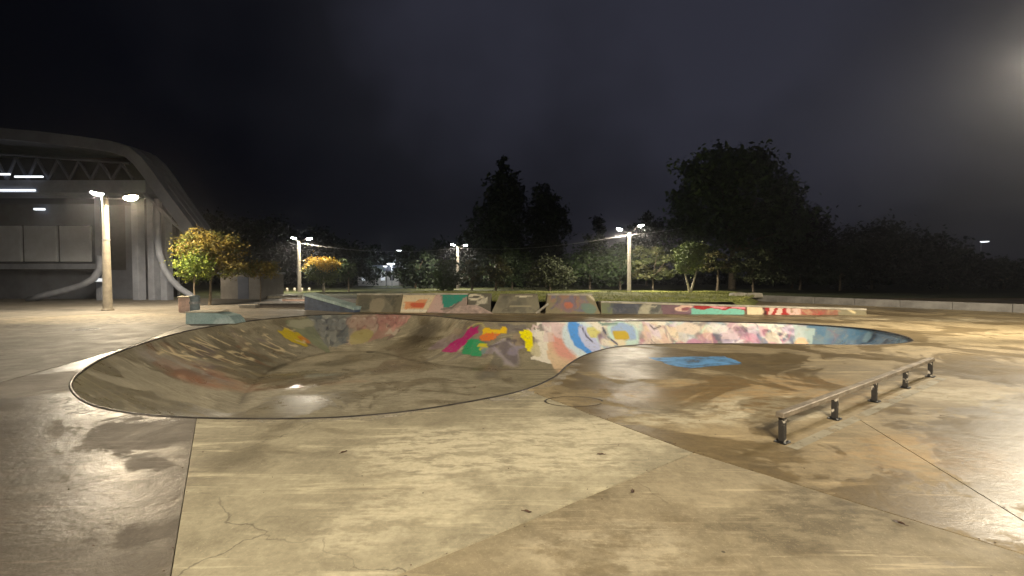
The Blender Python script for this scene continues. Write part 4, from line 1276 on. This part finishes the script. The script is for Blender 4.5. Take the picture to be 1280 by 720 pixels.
# roof shell: outer sheet swept back
def shell(top, thick, y0, dep, name, mat):
    m = MB()
    P = [(bx(a), bzz(b)) for a, b in top]
    Q = []
    for i, p in enumerate(P):
        a = P[max(i - 1, 0)]; b = P[min(i + 1, len(P) - 1)]
        d = Vector((b[0] - a[0], b[1] - a[1])).normalized(); n = Vector((d.y, -d.x))
        if n.y > 0: n = -n
        Q.append((p[0] + n.x * thick, p[1] + n.y * thick))
    n = len(P)
    dy = [float(np.interp(a, [-60, 0, 100, 172, 260], dep)) for a, b in top]
    V = [(x, y0, z) for x, z in P] + [(x, y0, z) for x, z in Q] + [(x, y0 + d_, z) for (x, z), d_ in zip(P, dy)] + [(x, y0 + d_, z) for (x, z), d_ in zip(Q, dy)]
    Fs = []
    for i in range(n - 1):
        Fs += [(i, i + 1, n + i + 1, n + i), (2 * n + i + 1, 2 * n + i, 3 * n + i, 3 * n + i + 1), (i + 1, i, 2 * n + i, 2 * n + i + 1), (n + i, n + i + 1, 3 * n + i + 1, 3 * n + i)]
    Fs += [(0, n, 3 * n, 2 * n), (n - 1, 3 * n - 1, 4 * n - 1, 2 * n - 1)]
    m.add(V, Fs)
    return ar(m, name, mat)
shell(topl, 0.85, YB - 0.5, [16, 11, 5.5, 2.6, 2.2], 'roof', M_roof)
for k in range(3):   # standing seams of the swoop
    y = YB + 0.2 + k * 0.7
    m = MB(); m.tube([(bx(a), y, bzz(b) + 0.03) for a, b in topl[4:]], 0.05, 4); ar(m, 'roof_seam', M_roof)
# lower flange of the wing (dark line under the swoop)
m = MB(); m.tube([(bx(a), YB - 0.42, bzz(b)) for a, b in [(188, 244), (197, 252), (210, 266), (224, 280), (238, 292)]], 0.13, 6); ar(m, 'wing_flange', M_aw2, True)
# beam under the truss band
m = MB(); m.box(bx(-420), bx(192), YB - 0.6, YB + 2.0, bzz(243), bzz(228)); ar(m, 'front_beam', M_aw2)
m = MB(); m.box(bx(-420), bx(176), YB + 0.6, YB + 0.9, bzz(228), bzz(196)); ar(m, 'truss_backing', M_adark)
m = MB(); m.tube([(bx(-400), YB - 0.2, bzz(196)), (bx(0), YB - 0.2, bzz(194)), (bx(168), YB - 0.2, bzz(206))], 0.10, 6); ar(m, 'truss_chord', M_aw)
pxk = 172; k = 0
while pxk > -160:
    z_top = bzz(196 + max(0, pxk) * 0.06)
    m = MB(); m.tube([(bx(pxk), YB - 0.2, bzz(226)), (bx(pxk - 14), YB - 0.2, z_top)], 0.11, 6); ar(m, 'truss_brace', M_aw)
    m = MB(); m.tube([(bx(pxk - 14), YB - 0.2, z_top), (bx(pxk - 26), YB - 0.2, bzz(226))], 0.11, 6); ar(m, 'truss_brace', M_aw)
    pxk -= 26; k += 1
# main wall, recess, screen panels
m = MB(); m.box(bx(-420), bx(96), YB + 2.2, YB + 3, bzz(328), bzz(250)); ar(m, 'upper_wall', M_aw)
m = MB(); m.box(bx(-420), bx(140), YB + 7, YB + 7.4, 0, bzz(240)); ar(m, 'back_wall', M_adark)
for a, b in ((-2, 41), (45, 85), (-48, -6)):
    m = MB(); m.box(bx(a), bx(b), YB + 1.95, YB + 2.15, bzz(326), bzz(279), None, 0.03); ar(m, 'screen_panel', M_white2)
m = MB(); m.box(bx(-420), bx(100), YB + 1.6, YB + 2.6, bzz(336), bzz(329)); ar(m, 'sill_beam', M_aw2)
m = MB(); m.box(bx(-420), bx(118), YB + 3.2, YB + 3.6, 0, bzz(337)); ar(m, 'plinth_wall', M_aw)
for a in (105, 152, 172, 188):
    m = MB(); m.box(bx(a), bx(a + 8), YB + 1.0, YB + 1.8, -0.1, bzz(244), None, 0.04); ar(m, 'pillar', M_aw2)
m = MB(); m.box(bx(118), bx(150), YB + 3.0, YB + 3.3, 0, bzz(250)); ar(m, 'door_wall', M_aw)
# curved buttress legs
def leg_arc(pts_, w, d, mat):
    m = MB()
    for i in range(len(pts_) - 1):
        a, b = Vector((pts_[i][0], 0, pts_[i][1])), Vector((pts_[i + 1][0], 0, pts_[i + 1][1]))
    P = [Vector((x, YB - 0.3, z)) for x, z in pts_]
    m.tube(P, w, 8, sx=1.0)
    return ar(m, 'curved_leg', mat, True)
leg_arc([(bx(a), bzz(b)) for a, b in ((203, 250), (202, 275), (202, 300), (204, 318), (209, 336), (218, 350), (228, 360), (240, 368), (250, 376))], 0.24, 0.5, M_aw2)
leg_arc([(bx(a), bzz(b)) for a, b in ((132, 320), (130, 336), (122, 348), (106, 357), (86, 363), (60, 369), (40, 375))], 0.26, 0.5, M_aw2)
# lit strips and lamps on the front
M_strip = emit('strip_lamp', (0.9, 0.95, 1.0), 1.6)
for a, b, z in ((-40, 28, 221), (34, 68, 224), (-60, 58, 240.5)):
    m = MB(); m.box(bx(a), bx(b), YB - 0.72, YB - 0.62, bzz(z) - 0.06, bzz(z) + 0.06); ar(m, 'strip_light', M_strip)
m = MB(); m.box(bx(16), bx(29), YB + 1.7, YB + 1.9, bzz(259), bzz(256.5), None, 0.02); ar(m, 'wall_lamp', emit('small_wall_lamp', (0.9, 0.95, 1.0), 1.2))
m = MB(); m.box(bx(115), bx(128), YB - 0.2, YB + 0.2, bzz(352), bzz(348), None, 0.02); ar(m, 'wall_lamp', emit('low_wall_lamp', (0.8, 0.9, 1.0), 0.5))
# low grey annex to the right of the leg
ax = thing('annex_block', 'plain grey concrete kiosk behind the orange leafed tree', 'building', (bx(272), YB + 3, 0))
m = MB(); m.box(-1.75, 1.75, 0, 4, -0.05, 2.15, None, 0.04); m.obj('wall', plain('kiosk_render', (0.17, 0.16, 0.15), 0.85, 0, 0.2, 0.8), ax)
m = MB(); m.box(-1.9, 1.9, -0.15, 4.1, 2.152, 2.32, None, 0.04); m.obj('roof', M_aw2, ax)
m = MB(); m.box(-0.2, 0.75, -0.06, -0.003, 0, 1.95, None, 0.01); m.obj('door', M_aw, ax)

# ------------------------------------------------------------------ trees
M_leaf = Mat('leaves')
a_ = M_leaf.node('ShaderNodeVertexColor'); a_.layer_name = 'leafcol'
M_leaf.color(a_.outputs['Color']); M_leaf.rough(0.6)
M_leaf.b.inputs['Specular IOR Level'].default_value = 0.25
M_bark = plain('bark', (0.15, 0.12, 0.085), 0.85, 0, 0.4, 5)
M_barkpale = plain('pale_bark', (0.40, 0.37, 0.30), 0.8, 0, 0.3, 5)

def crown_mesh(name, blobs, n, leaf, palette, topcol=None, topfrac=0.5, clump=0.22, seed=1, droop=0.0, tiers=None):
    """blobs: (x, y, z, rx, ry, rz) ellipsoids; leaves grouped in clumps near their surfaces"""
    g_ = np.random.default_rng(seed)
    n = int(n * 1.7); leaf = leaf * 1.2; clump = clump * 1.45
    vol = np.array([b[3] * b[4] * b[5] for b in blobs]) ** 0.75
    vol /= vol.sum()
    cents = []; radii = []
    ncl = max(10, n // 55)
    for b, w in zip(blobs, vol):
        k = max(3, int(ncl * w))
        d = g_.normal(size=(k, 3)); d /= np.linalg.norm(d, axis=1)[:, None]
        rr = g_.uniform(0.12, 1.0, k) ** 0.5
        lump = 1 + 0.16 * np.sin(d[:, 0] * 5 + seed) * np.cos(d[:, 2] * 6 + seed * 2)
        c = np.array(b[:3]) + d * np.array(b[3:]) * (rr * lump)[:, None]
        cents.append(c); radii.append(np.full(k, clump * (b[3] * b[4] * b[5]) ** (1 / 3)))
    cents = np.vstack(cents); radii = np.concatenate(radii); radii = radii * g_.uniform(0.6, 1.3, len(radii))
    ci = g_.integers(0, len(cents), n)
    off = g_.normal(size=(n, 3)) * 0.55 * radii[ci][:, None]
    off[:, 2] *= 0.7
    P = cents[ci] + off
    P[:, 2] -= droop * np.abs(g_.normal(size=n)) 
    nr2 = g_.normal(size=(n, 3)); nr2[:, 2] = np.abs(nr2[:, 2]) + 0.3
    nr2 /= np.linalg.norm(nr2, axis=1)[:, None]
    t1 = np.cross(nr2, g_.normal(size=(n, 3))); t1 /= np.linalg.norm(t1, axis=1)[:, None]
    t2 = np.cross(nr2, t1)
    s = leaf * g_.uniform(0.6, 1.35, n)[:, None]
    V = np.stack([P - t1 * s, P - t2 * s * 0.55, P + t1 * s, P + t2 * s * 0.55], 1).reshape(-1, 3)
    me = bpy.data.meshes.new(name)
    me.vertices.add(len(V)); me.vertices.foreach_set('co', V.ravel())
    me.loops.add(4 * n); me.loops.foreach_set('vertex_index', np.arange(4 * n))
    me.polygons.add(n); me.polygons.foreach_set('loop_start', np.arange(n) * 4); 
    me.update(calc_edges=True)
    pal = np.array(palette)
    cc = g_.integers(0, len(pal), len(cents))
    C = pal[cc[ci]] * g_.uniform(0.75, 1.25, n)[:, None]
    if topcol is not None:
        z0_, z1_ = P[:, 2].min(), P[:, 2].max()
        tt = (P[:, 2] - z0_) / (z1_ - z0_) + g_.normal(size=n) * 0.06 + 0.08 * np.sin(P[:, 0] * 2)
        k = (tt > topfrac)
        tp = np.array(topcol)
        C[k] = tp[g_.integers(0, len(tp), k.sum())] * g_.uniform(0.8, 1.2, k.sum())[:, None]
    C4 = np.ones((n, 4)); C4[:, :3] = C
    ca_ = me.color_attributes.new('leafcol', 'FLOAT_COLOR', 'POINT')
    ca_.data.foreach_set('color', np.repeat(C4, 4, 0).astype(np.float32).ravel())
    me.materials.append(M_leaf.m)
    return me, cents

def tree(x, y, z, label, blobs, n, leaf, palette, cat='tree', name='tree', trunks=None, tr=0.18, bark=None, seed=1, group='trees round the park', limbs=7, **kw):
    t = thing(name, label, cat, (x, y, z), 0, group)
    me, cents = crown_mesh('crown', blobs, n, leaf, palette, seed=seed, **kw)
    o = bpy.data.objects.new('crown', me); COL.objects.link(o); o.parent = t
    rr = random.Random(seed)
    m = MB()
    zc = min(b[2] for b in blobs)
    bases = trunks or [(0, 0, 0, 0, zc)]
    for (bx_, by_, lx, ly, hz) in bases:
        P = [(bx_, by_, -0.4), (bx_ + rr.uniform(-.04, .04), by_, 0.05), (bx_ + (lx - bx_) * .4 + rr.uniform(-.1, .1), by_ + (ly - by_) * .4, hz * .45), (lx, ly, hz)]
        m.tube(P, [tr * 1.35, tr * 1.1, tr * 0.85, tr * 0.6], 9)
        for _ in range(limbs):
            c = cents[rr.randrange(len(cents))]
            a = Vector((lx, ly, hz)); b = Vector(c)
            mid = a.lerp(b, 0.5) + Vector((rr.uniform(-.2, .2), rr.uniform(-.2, .2), 0.1)) * (b - a).length * 0.3
            m.tube([a + Vector((0, 0, -0.1)), mid, b], [tr * 0.5, tr * 0.3, tr * 0.08], 6)
    m.obj('trunk', bark or M_bark, t, True)
    return t

G_dark = [(0.030, 0.046, 0.028), (0.040, 0.058, 0.034), (0.024, 0.040, 0.027)]
G_mid = [(0.052, 0.085, 0.035), (0.070, 0.105, 0.042), (0.042, 0.068, 0.030)]
G_olive = [(0.085, 0.095, 0.04), (0.11, 0.10, 0.045), (0.06, 0.07, 0.03)]
G_lit = [(0.14, 0.19, 0.06), (0.11, 0.155, 0.05), (0.18, 0.22, 0.075)]
AUT = [(0.17, 0.135, 0.03), (0.13, 0.11, 0.03), (0.20, 0.15, 0.03), (0.10, 0.11, 0.03)]
YEL = [(0.74, 0.56, 0.07), (0.80, 0.62, 0.10), (0.70, 0.46, 0.06)]
GYEL = [(0.17, 0.24, 0.04), (0.13, 0.19, 0.035), (0.22, 0.26, 0.04)]

def T(px, base_py, top_py, halfw, Y, label, blobs_rel, n, leaf, pal, **kw):
    """blobs_rel in units: x of half width, z fraction of height"""
    x = (px - 640) / F * Y
    zb = CAM_H + (HOR - base_py) / F * Y
    H = CAM_H + (HOR - top_py) / F * Y - zb
    wv_ = halfw / F * Y
    bl = [(a * wv_, b * wv_, c * H, d * wv_, d * wv_ * 0.9, e_ * H) for a, b, c, d, e_ in blobs_rel]
    return tree(x, Y, zb, label, bl, n, leaf, pal, **kw)

# the orange tree by the plaza: several loose layers
T(262, 381, 287, 42, 31, 'autumn tree with orange leaves beside the arena', [(-0.15, 0, 0.86, 0.5, 0.12), (0.5, 0, 0.78, 0.42, 0.12), (-0.1, 0.2, 0.62, 0.6, 0.12), (0.55, 0, 0.52, 0.42, 0.14), (0.0, 0, 0.74, 0.85, 0.16)],
  8000, 0.072, AUT, trunks=[(0, 0, 0.1, 0, 1.9)], tr=0.10, seed=3, clump=0.3)
T(244, 379, 305, 25, 30, 'low bright yellow green tree in front of the orange one', [(0, 0, 0.72, 0.8, 0.26), (-0.4, 0, 0.55, 0.5, 0.18), (0.4, 0, 0.6, 0.5, 0.2)], 4200, 0.058, GYEL, tr=0.06, seed=4, clump=0.28)
T(325, 372, 322, 20, 33, 'small autumn sapling to the right of the orange tree', [(0, 0, 0.72, 0.9, 0.2), (0.5, 0, 0.78, 0.5, 0.14)], 2000, 0.06, AUT, tr=0.04, seed=5, clump=0.3)
# yellow topped mushroom crown
T(404, 366, 320, 22, 54.2, 'round tree with a bright yellow top beside the twin headed pole', [(0, 0, 0.60, 0.85, 0.36), (-0.3, 0, 0.74, 0.6, 0.2), (0.3, 0, 0.70, 0.6, 0.22)], 7500, 0.09, [(0.13, 0.17, 0.05), (0.10, 0.14, 0.04)], topcol=YEL, topfrac=0.56, tr=0.13, seed=6, clump=0.25, bark=M_barkpale)
T(436, 366, 320, 16, 57, 'slim pale green tree right of the yellow topped one', [(0, 0, 0.7, 0.8, 0.28), (-0.2, 0, 0.5, 0.6, 0.2)], 1100, 0.14, G_mid, tr=0.1, seed=7)
# clipped dome by the farthest pole
T(560, 364, 321, 19, 60, 'clipped domed bush standing by the farthest pole', [(0, 0, 0.52, 0.9, 0.46), (0, 0, 0.30, 0.95, 0.3)], 4200, 0.13, [(0.05, 0.09, 0.02), (0.065, 0.11, 0.025)], tr=0.12, seed=8, clump=0.16, name='topiary_bush', cat='bush')
# the two tall dark ones
T(626, 366, 198, 52, 82, 'tallest dark conifer with a pointed top at the centre of the skyline', [(0.05, 0, 0.90, 0.22, 0.11), (0.08, 0, 0.76, 0.42, 0.16), (0.0, 0, 0.58, 0.66, 0.2), (-0.15, 0, 0.38, 0.85, 0.2), (-0.2, 0, 0.2, 0.95, 0.18)], 9000, 0.34, G_dark, name='conifer', tr=0.5, seed=9, clump=0.24)
T(683, 366, 230, 26, 80, 'rounded dark cypress standing right of the tall pointed conifer', [(0, 0, 0.82, 0.7, 0.16), (0.05, 0, 0.6, 0.95, 0.22), (0, 0, 0.35, 0.85, 0.22)], 5200, 0.32, G_dark, name='conifer', tr=0.4, seed=10, clump=0.24)
# the huge broad tree
T(915, 366, 186, 92, 66, 'huge dark broadleaf tree rising above the small pale trunked tree', [(-0.25, 0, 0.86, 0.5, 0.14), (0.1, 0, 0.82, 0.5, 0.14), (-0.45, 0, 0.66, 0.42, 0.16), (0.25, 0, 0.64, 0.62, 0.18), (-0.2, 0, 0.5, 0.62, 0.18), (0.5, 0, 0.44, 0.55, 0.16), (0.8, 0.2, 0.3, 0.5, 0.14), (-0.55, 0, 0.36, 0.35, 0.14)],
  12000, 0.30, [(0.07, 0.115, 0.06), (0.09, 0.14, 0.07), (0.06, 0.095, 0.055)], tr=0.55, seed=11, clump=0.24, limbs=12)
# small trees in front of it
T(862, 366, 297, 21, 45, 'small lamplit tree with a pale forked trunk', [(-0.15, 0, 0.72, 0.75, 0.2), (0.1, 0, 0.56, 0.7, 0.2), (0.5, 0, 0.82, 0.45, 0.12), (-0.4, 0, 0.45, 0.4, 0.12)], 5200, 0.078, G_lit,
  trunks=[(0, 0, -0.55, 0, 2.1), (0.1, 0, 0.75, 0.1, 2.4)], tr=0.11, seed=12, bark=M_barkpale, clump=0.26)
T(816, 366, 304, 36, 55, 'spreading brownish tree just right of the pole on the grass', [(-0.2, 0, 0.82, 0.6, 0.10), (0.35, 0, 0.66, 0.65, 0.09), (-0.4, 0, 0.56, 0.6, 0.09), (0.3, 0, 0.42, 0.7, 0.08), (-0.1, 0, 0.34, 0.7, 0.07)], 3400, 0.13, [(0.10, 0.10, 0.045), (0.085, 0.095, 0.04), (0.07, 0.085, 0.035)], tr=0.13, seed=13, clump=0.2)
T(897, 366, 312, 26, 52, 'slender park tree with a brown trunk right of the pale forked one', [(-0.2, 0, 0.78, 0.7, 0.16), (0.45, 0, 0.62, 0.6, 0.14), (-0.5, 0, 0.58, 0.45, 0.12)], 1800, 0.13, G_olive, tr=0.15, seed=14)
T(942, 367, 308, 38, 52, 'wide layered tree below the right side of the huge tree', [(-0.1, 0, 0.78, 0.6, 0.15), (-0.3, 0, 0.55, 0.65, 0.12), (0.35, 0, 0.58, 0.6, 0.12), (0.1, 0, 0.36, 0.75, 0.10)], 3000, 0.14, [(0.06, 0.075, 0.04), (0.075, 0.085, 0.045)], tr=0.14, seed=15)
# the row of trees between the conifers and the pole
row_ = [
 (620, 316, 22, 56, 'small pale leaved tree left of the broad shrub', G_olive, 1700, 16, 0.13),
 (687, 322, 36, 55, 'broad grey green shrub below the rounded cypress', [(0.075, 0.085, 0.05), (0.06, 0.07, 0.04)], 3400, 17, 0.13),
 (640, 308, 30, 66, 'dim round tree behind the small pale leaved tree', G_mid, 2200, 18, 0.18),
 (737, 303, 36, 62, 'round grey green tree left of the pole on the grass', G_mid, 3400, 19, 0.17),
 (775, 300, 26, 60, 'tree with its crown directly behind the pole on the grass', G_mid, 2400, 20, 0.17),
 (590, 318, 14, 58, 'little olive green tree right of the farthest pole', G_olive, 900, 21, 0.13),
 (520, 308, 34, 72, 'dark rounded tree right of the lit distant house', G_dark, 2800, 22, 0.24),
 (468, 306, 30, 100, 'far dark tree above the roof of the distant house', G_dark, 2200, 23, 0.32),
 (440, 300, 36, 84, 'far tree behind the slim pale green one', G_dark, 2600, 24, 0.30),
 (1000, 300, 44, 64, 'wide dim tree between the layered tree and the big shadowy one', [(0.04, 0.052, 0.03), (0.032, 0.044, 0.026)], 3400, 25, 0.2),
 (1090, 278, 78, 66, 'big shadowy tree behind the boundary wall', [(0.032, 0.042, 0.028), (0.026, 0.036, 0.024)], 6500, 26, 0.24),
 (990, 236, 46, 74, 'tall dark tree crowding the right flank of the huge tree', [(0.028, 0.042, 0.024), (0.022, 0.034, 0.02)], 5200, 36, 0.28),
 (1165, 290, 46, 76, 'dark tree filling the dip right of the big shadowy one', G_dark, 3000, 37, 0.28),
 (1050, 306, 30, 60, 'low dark bushy tree in front of the big shadowy one', G_dark, 2200, 27, 0.18),
 (1185, 312, 40, 68, 'dark tree at the right end of the tree line, below the far light', G_dark, 2600, 28, 0.24),
 (1255, 322, 44, 70, 'rightmost low dark tree at the edge of the view', G_dark, 2400, 29, 0.24),
 (398, 286, 46, 88, 'dark tree behind the yellow topped one', G_dark, 3000, 30, 0.32),
 (330, 264, 52, 84, 'tall dark tree to the left of the nearer twin headed pole', G_dark, 4200, 31, 0.32),
 (282, 258, 40, 80, 'dark tree rising beside the tip of the arena roof', G_dark, 3200, 32, 0.30),
 (745, 262, 14, 96, 'thin dark pointed tree far behind, left of the pole on the grass', G_dark, 1500, 33, 0.34),
 (808, 262, 30, 88, 'distant dark tree adjoining the left of the huge tree', G_dark, 2800, 34, 0.32),
 (560, 300, 40, 95, 'distant dark tree left of the tallest conifer', G_dark, 2600, 35, 0.32),
]
for px, top, hw, Y, lab, pal, n, sd, leaf in row_:
    T(px, 366, top, hw, Y, lab, [(0, 0, 0.70, 0.72, 0.26), (-0.45, 0, 0.52, 0.55, 0.22), (0.45, 0, 0.50, 0.58, 0.22), (0.05, 0.2, 0.36, 0.8, 0.2)], n, leaf, pal, seed=sd, tr=0.16 * Y / 60, clump=0.25)
# hedge mass closing the far side
hb = MB()
hv = []
for px in range(-200, 1500, 26):
    Y = 104 + 6 * math.sin(px * 0.05); x = (px - 640) / F * Y
    hv.append((x, Y - 100, 1.7 + 0.9 * math.sin(px * 0.031) + 0.5 * math.sin(px * 0.11), 4.6, 2.4, 3.2))
me, _ = crown_mesh('far_wood', hv, 26000, 0.42, G_dark, seed=50, clump=0.3)
fw = bpy.data.objects.new('far_wood', me); COL.objects.link(fw); fw.location = (0, 100, 0); fw['kind'] = 'stuff'
tag(fw, 'unlit wood closing the park behind the lawns', 'wood')

# ------------------------------------------------------------------ small far things
x, _ = up(345, 366, 50)
for k in range(8):
    px = 322 + k * 9.2; xx = (px - 640) / F * 58
    if k == 0:
        t0 = thing('bollard', 'one of the eight knee high pale bollards left of the yellow topped tree', 'bollard', (xx, 58, -0.12), 0, 'row of pale bollards')
        m = MB(); m.lathe([(0.16, 0), (0.15, 0.5), (0.10, 0.58), (0.03, 0.61)], 12); m.obj('post', M_cap, t0, True)
    else:
        c = dup(t0); c.location = (xx, 58, -0.12)
# the distant house
hs = thing('distant_house', 'pale lit house far away left of the dark rounded tree', 'house', (-27.5, 92, 0))
M_hw = plain('house_render', (0.55, 0.53, 0.5), 0.8, 0, 0.15, 0.6)
m = MB(); m.box(-4.2, 4.2, 0, 6, 0, 3.0); m.obj('wall', M_hw, hs)
m = MB(); m.prism([(-4.6, 3.002), (4.6, 3.002), (3.4, 4.2), (-3.4, 4.2)], -0.4, 6.4); m.obj('roof', M_roof, hs)
for a in (-2.9, -1.0, 1.0, 2.9):
    m = MB(); m.box(a - 0.5, a + 0.5, -0.06, -0.004, 1.0, 2.2); w_ = m.obj('window', M_hw, hs)
    m = MB(); m.box(a - 0.42, a + 0.42, -0.075, -0.062, 1.08, 2.12); m.obj('pane', emit('lit_pane', (0.85, 0.92, 1.0), 0.35) if a in (-2.9, 1.0) else M_adark, w_)
def far_lamp(px, py, Y, label, size=0.35, strength=14, col=(0.9, 0.95, 1.0), group='far lit lamps'):
    x, z = up(px, py, Y)
    t = thing('far_lamp', label, 'street lamp', (x, Y, 0), 0, group)
    m = MB(); m.lathe([(0.09, -0.3), (0.06, z + 0.1)], 8); m.obj('post', M_steel, t)
    m = MB(); m.tube([(0, 0, z + 0.1), (0, -0.3, z + 0.16), (0, -0.55, z + 0.16)], 0.04, 6); m.obj('arm', M_steel, t)
    m = MB(); m.lathe([(size * 0.4, 0.22), (size, 0.12), (size, 0.06)], 12, Matrix.Translation((0, -0.7, z))); hd = m.obj('lamp_head', M_steel, t)
    m = MB(); m.lathe([(size * 0.95, 0.058), (size * 0.9, -0.06), (size * 0.5, -0.14)], 12, Matrix.Translation((0, -0.7, z))); m.obj('lens', emit('far_lens', col, strength), hd)
    return t
t = far_lamp(490, 330, 86, 'brightest far lamp in front of the distant house', 0.75, 12)
ld = bpy.data.lights.new('lamp_light', 'POINT'); ld.energy = 500; ld.color = (0.9, 0.95, 1); ld.shadow_soft_size = 0.3
lo_ = bpy.data.objects.new('lamp_light', ld); COL.objects.link(lo_); lo_.parent = t; lo_.location = (0, -1.0, up(490, 330, 86)[1] - 0.5)
far_lamp(483, 333, 84, 'dim low far lamp left of the brightest far one', 0.4, 2)
far_lamp(500, 313.5, 90, 'highest of the far lamps over the distant house', 0.55, 2.2)
far_lamp(506, 333, 88, 'faint far lamp right of the brightest far one', 0.45, 1.0)
far_lamp(1225, 302.5, 95, 'lone far lamp showing above the trees at the far right', 0.75, 1.6)

# ------------------------------------------------------------------ cables between the poles
def cable(A, B, sag, label, r=0.014):
    m = MB(); P = []
    for k in range(25):
        t_ = k / 24
        p = A.lerp(B, t_); p.z -= sag * 4 * t_ * (1 - t_); P.append(p)
    m.tube(P, r, 5)
    o = m.obj('power_cable', M_cable); tag(o, label, 'cable', 'overhead cables')
M_cable = plain('aluminium_cable', (0.5, 0.5, 0.5), 0.5, 0.3, 0.1, 2)
pole_top = [p + Vector((0, 0, 6.6 - 0.3)) for p, *_ in POLES]
cable(pole_top[1], pole_top[2], 0.8, 'thin overhead cable from the pole near the yellow topped tree to the farthest pole')
cable(pole_top[2], pole_top[3], 0.7, 'thin overhead cable from the farthest pole to the pole on the grass')
xe, ze = up(852, 285, 64)
cable(pole_top[3], Vector((xe, 64, ze)), 0.1, 'short bright cable running from the pole on the grass up into the huge tree')

# ------------------------------------------------------------------ damp night air
HZ = 0.0007
m = MB(); m.box(-260, 260, -60, 320, -3.2, 40)
hm = bpy.data.materials.new('night_haze'); hm.use_nodes = True
hm.node_tree.nodes.clear()
ho = hm.node_tree.nodes.new('ShaderNodeOutputMaterial'); hp = hm.node_tree.nodes.new('ShaderNodeVolumePrincipled')
hp.inputs['Density'].default_value = HZ
hp.inputs['Color'].default_value = (0.9, 0.92, 1.0, 1)
hp.inputs['Anisotropy'].default_value = 0.86
hm.node_tree.links.new(hp.outputs[0], ho.inputs['Volume'])
hz = m.obj('haze', hm); hz['kind'] = 'stuff'; tag(hz, 'damp night air glowing faintly round the lamps', 'haze')
SC.cycles.volume_bounces = 0
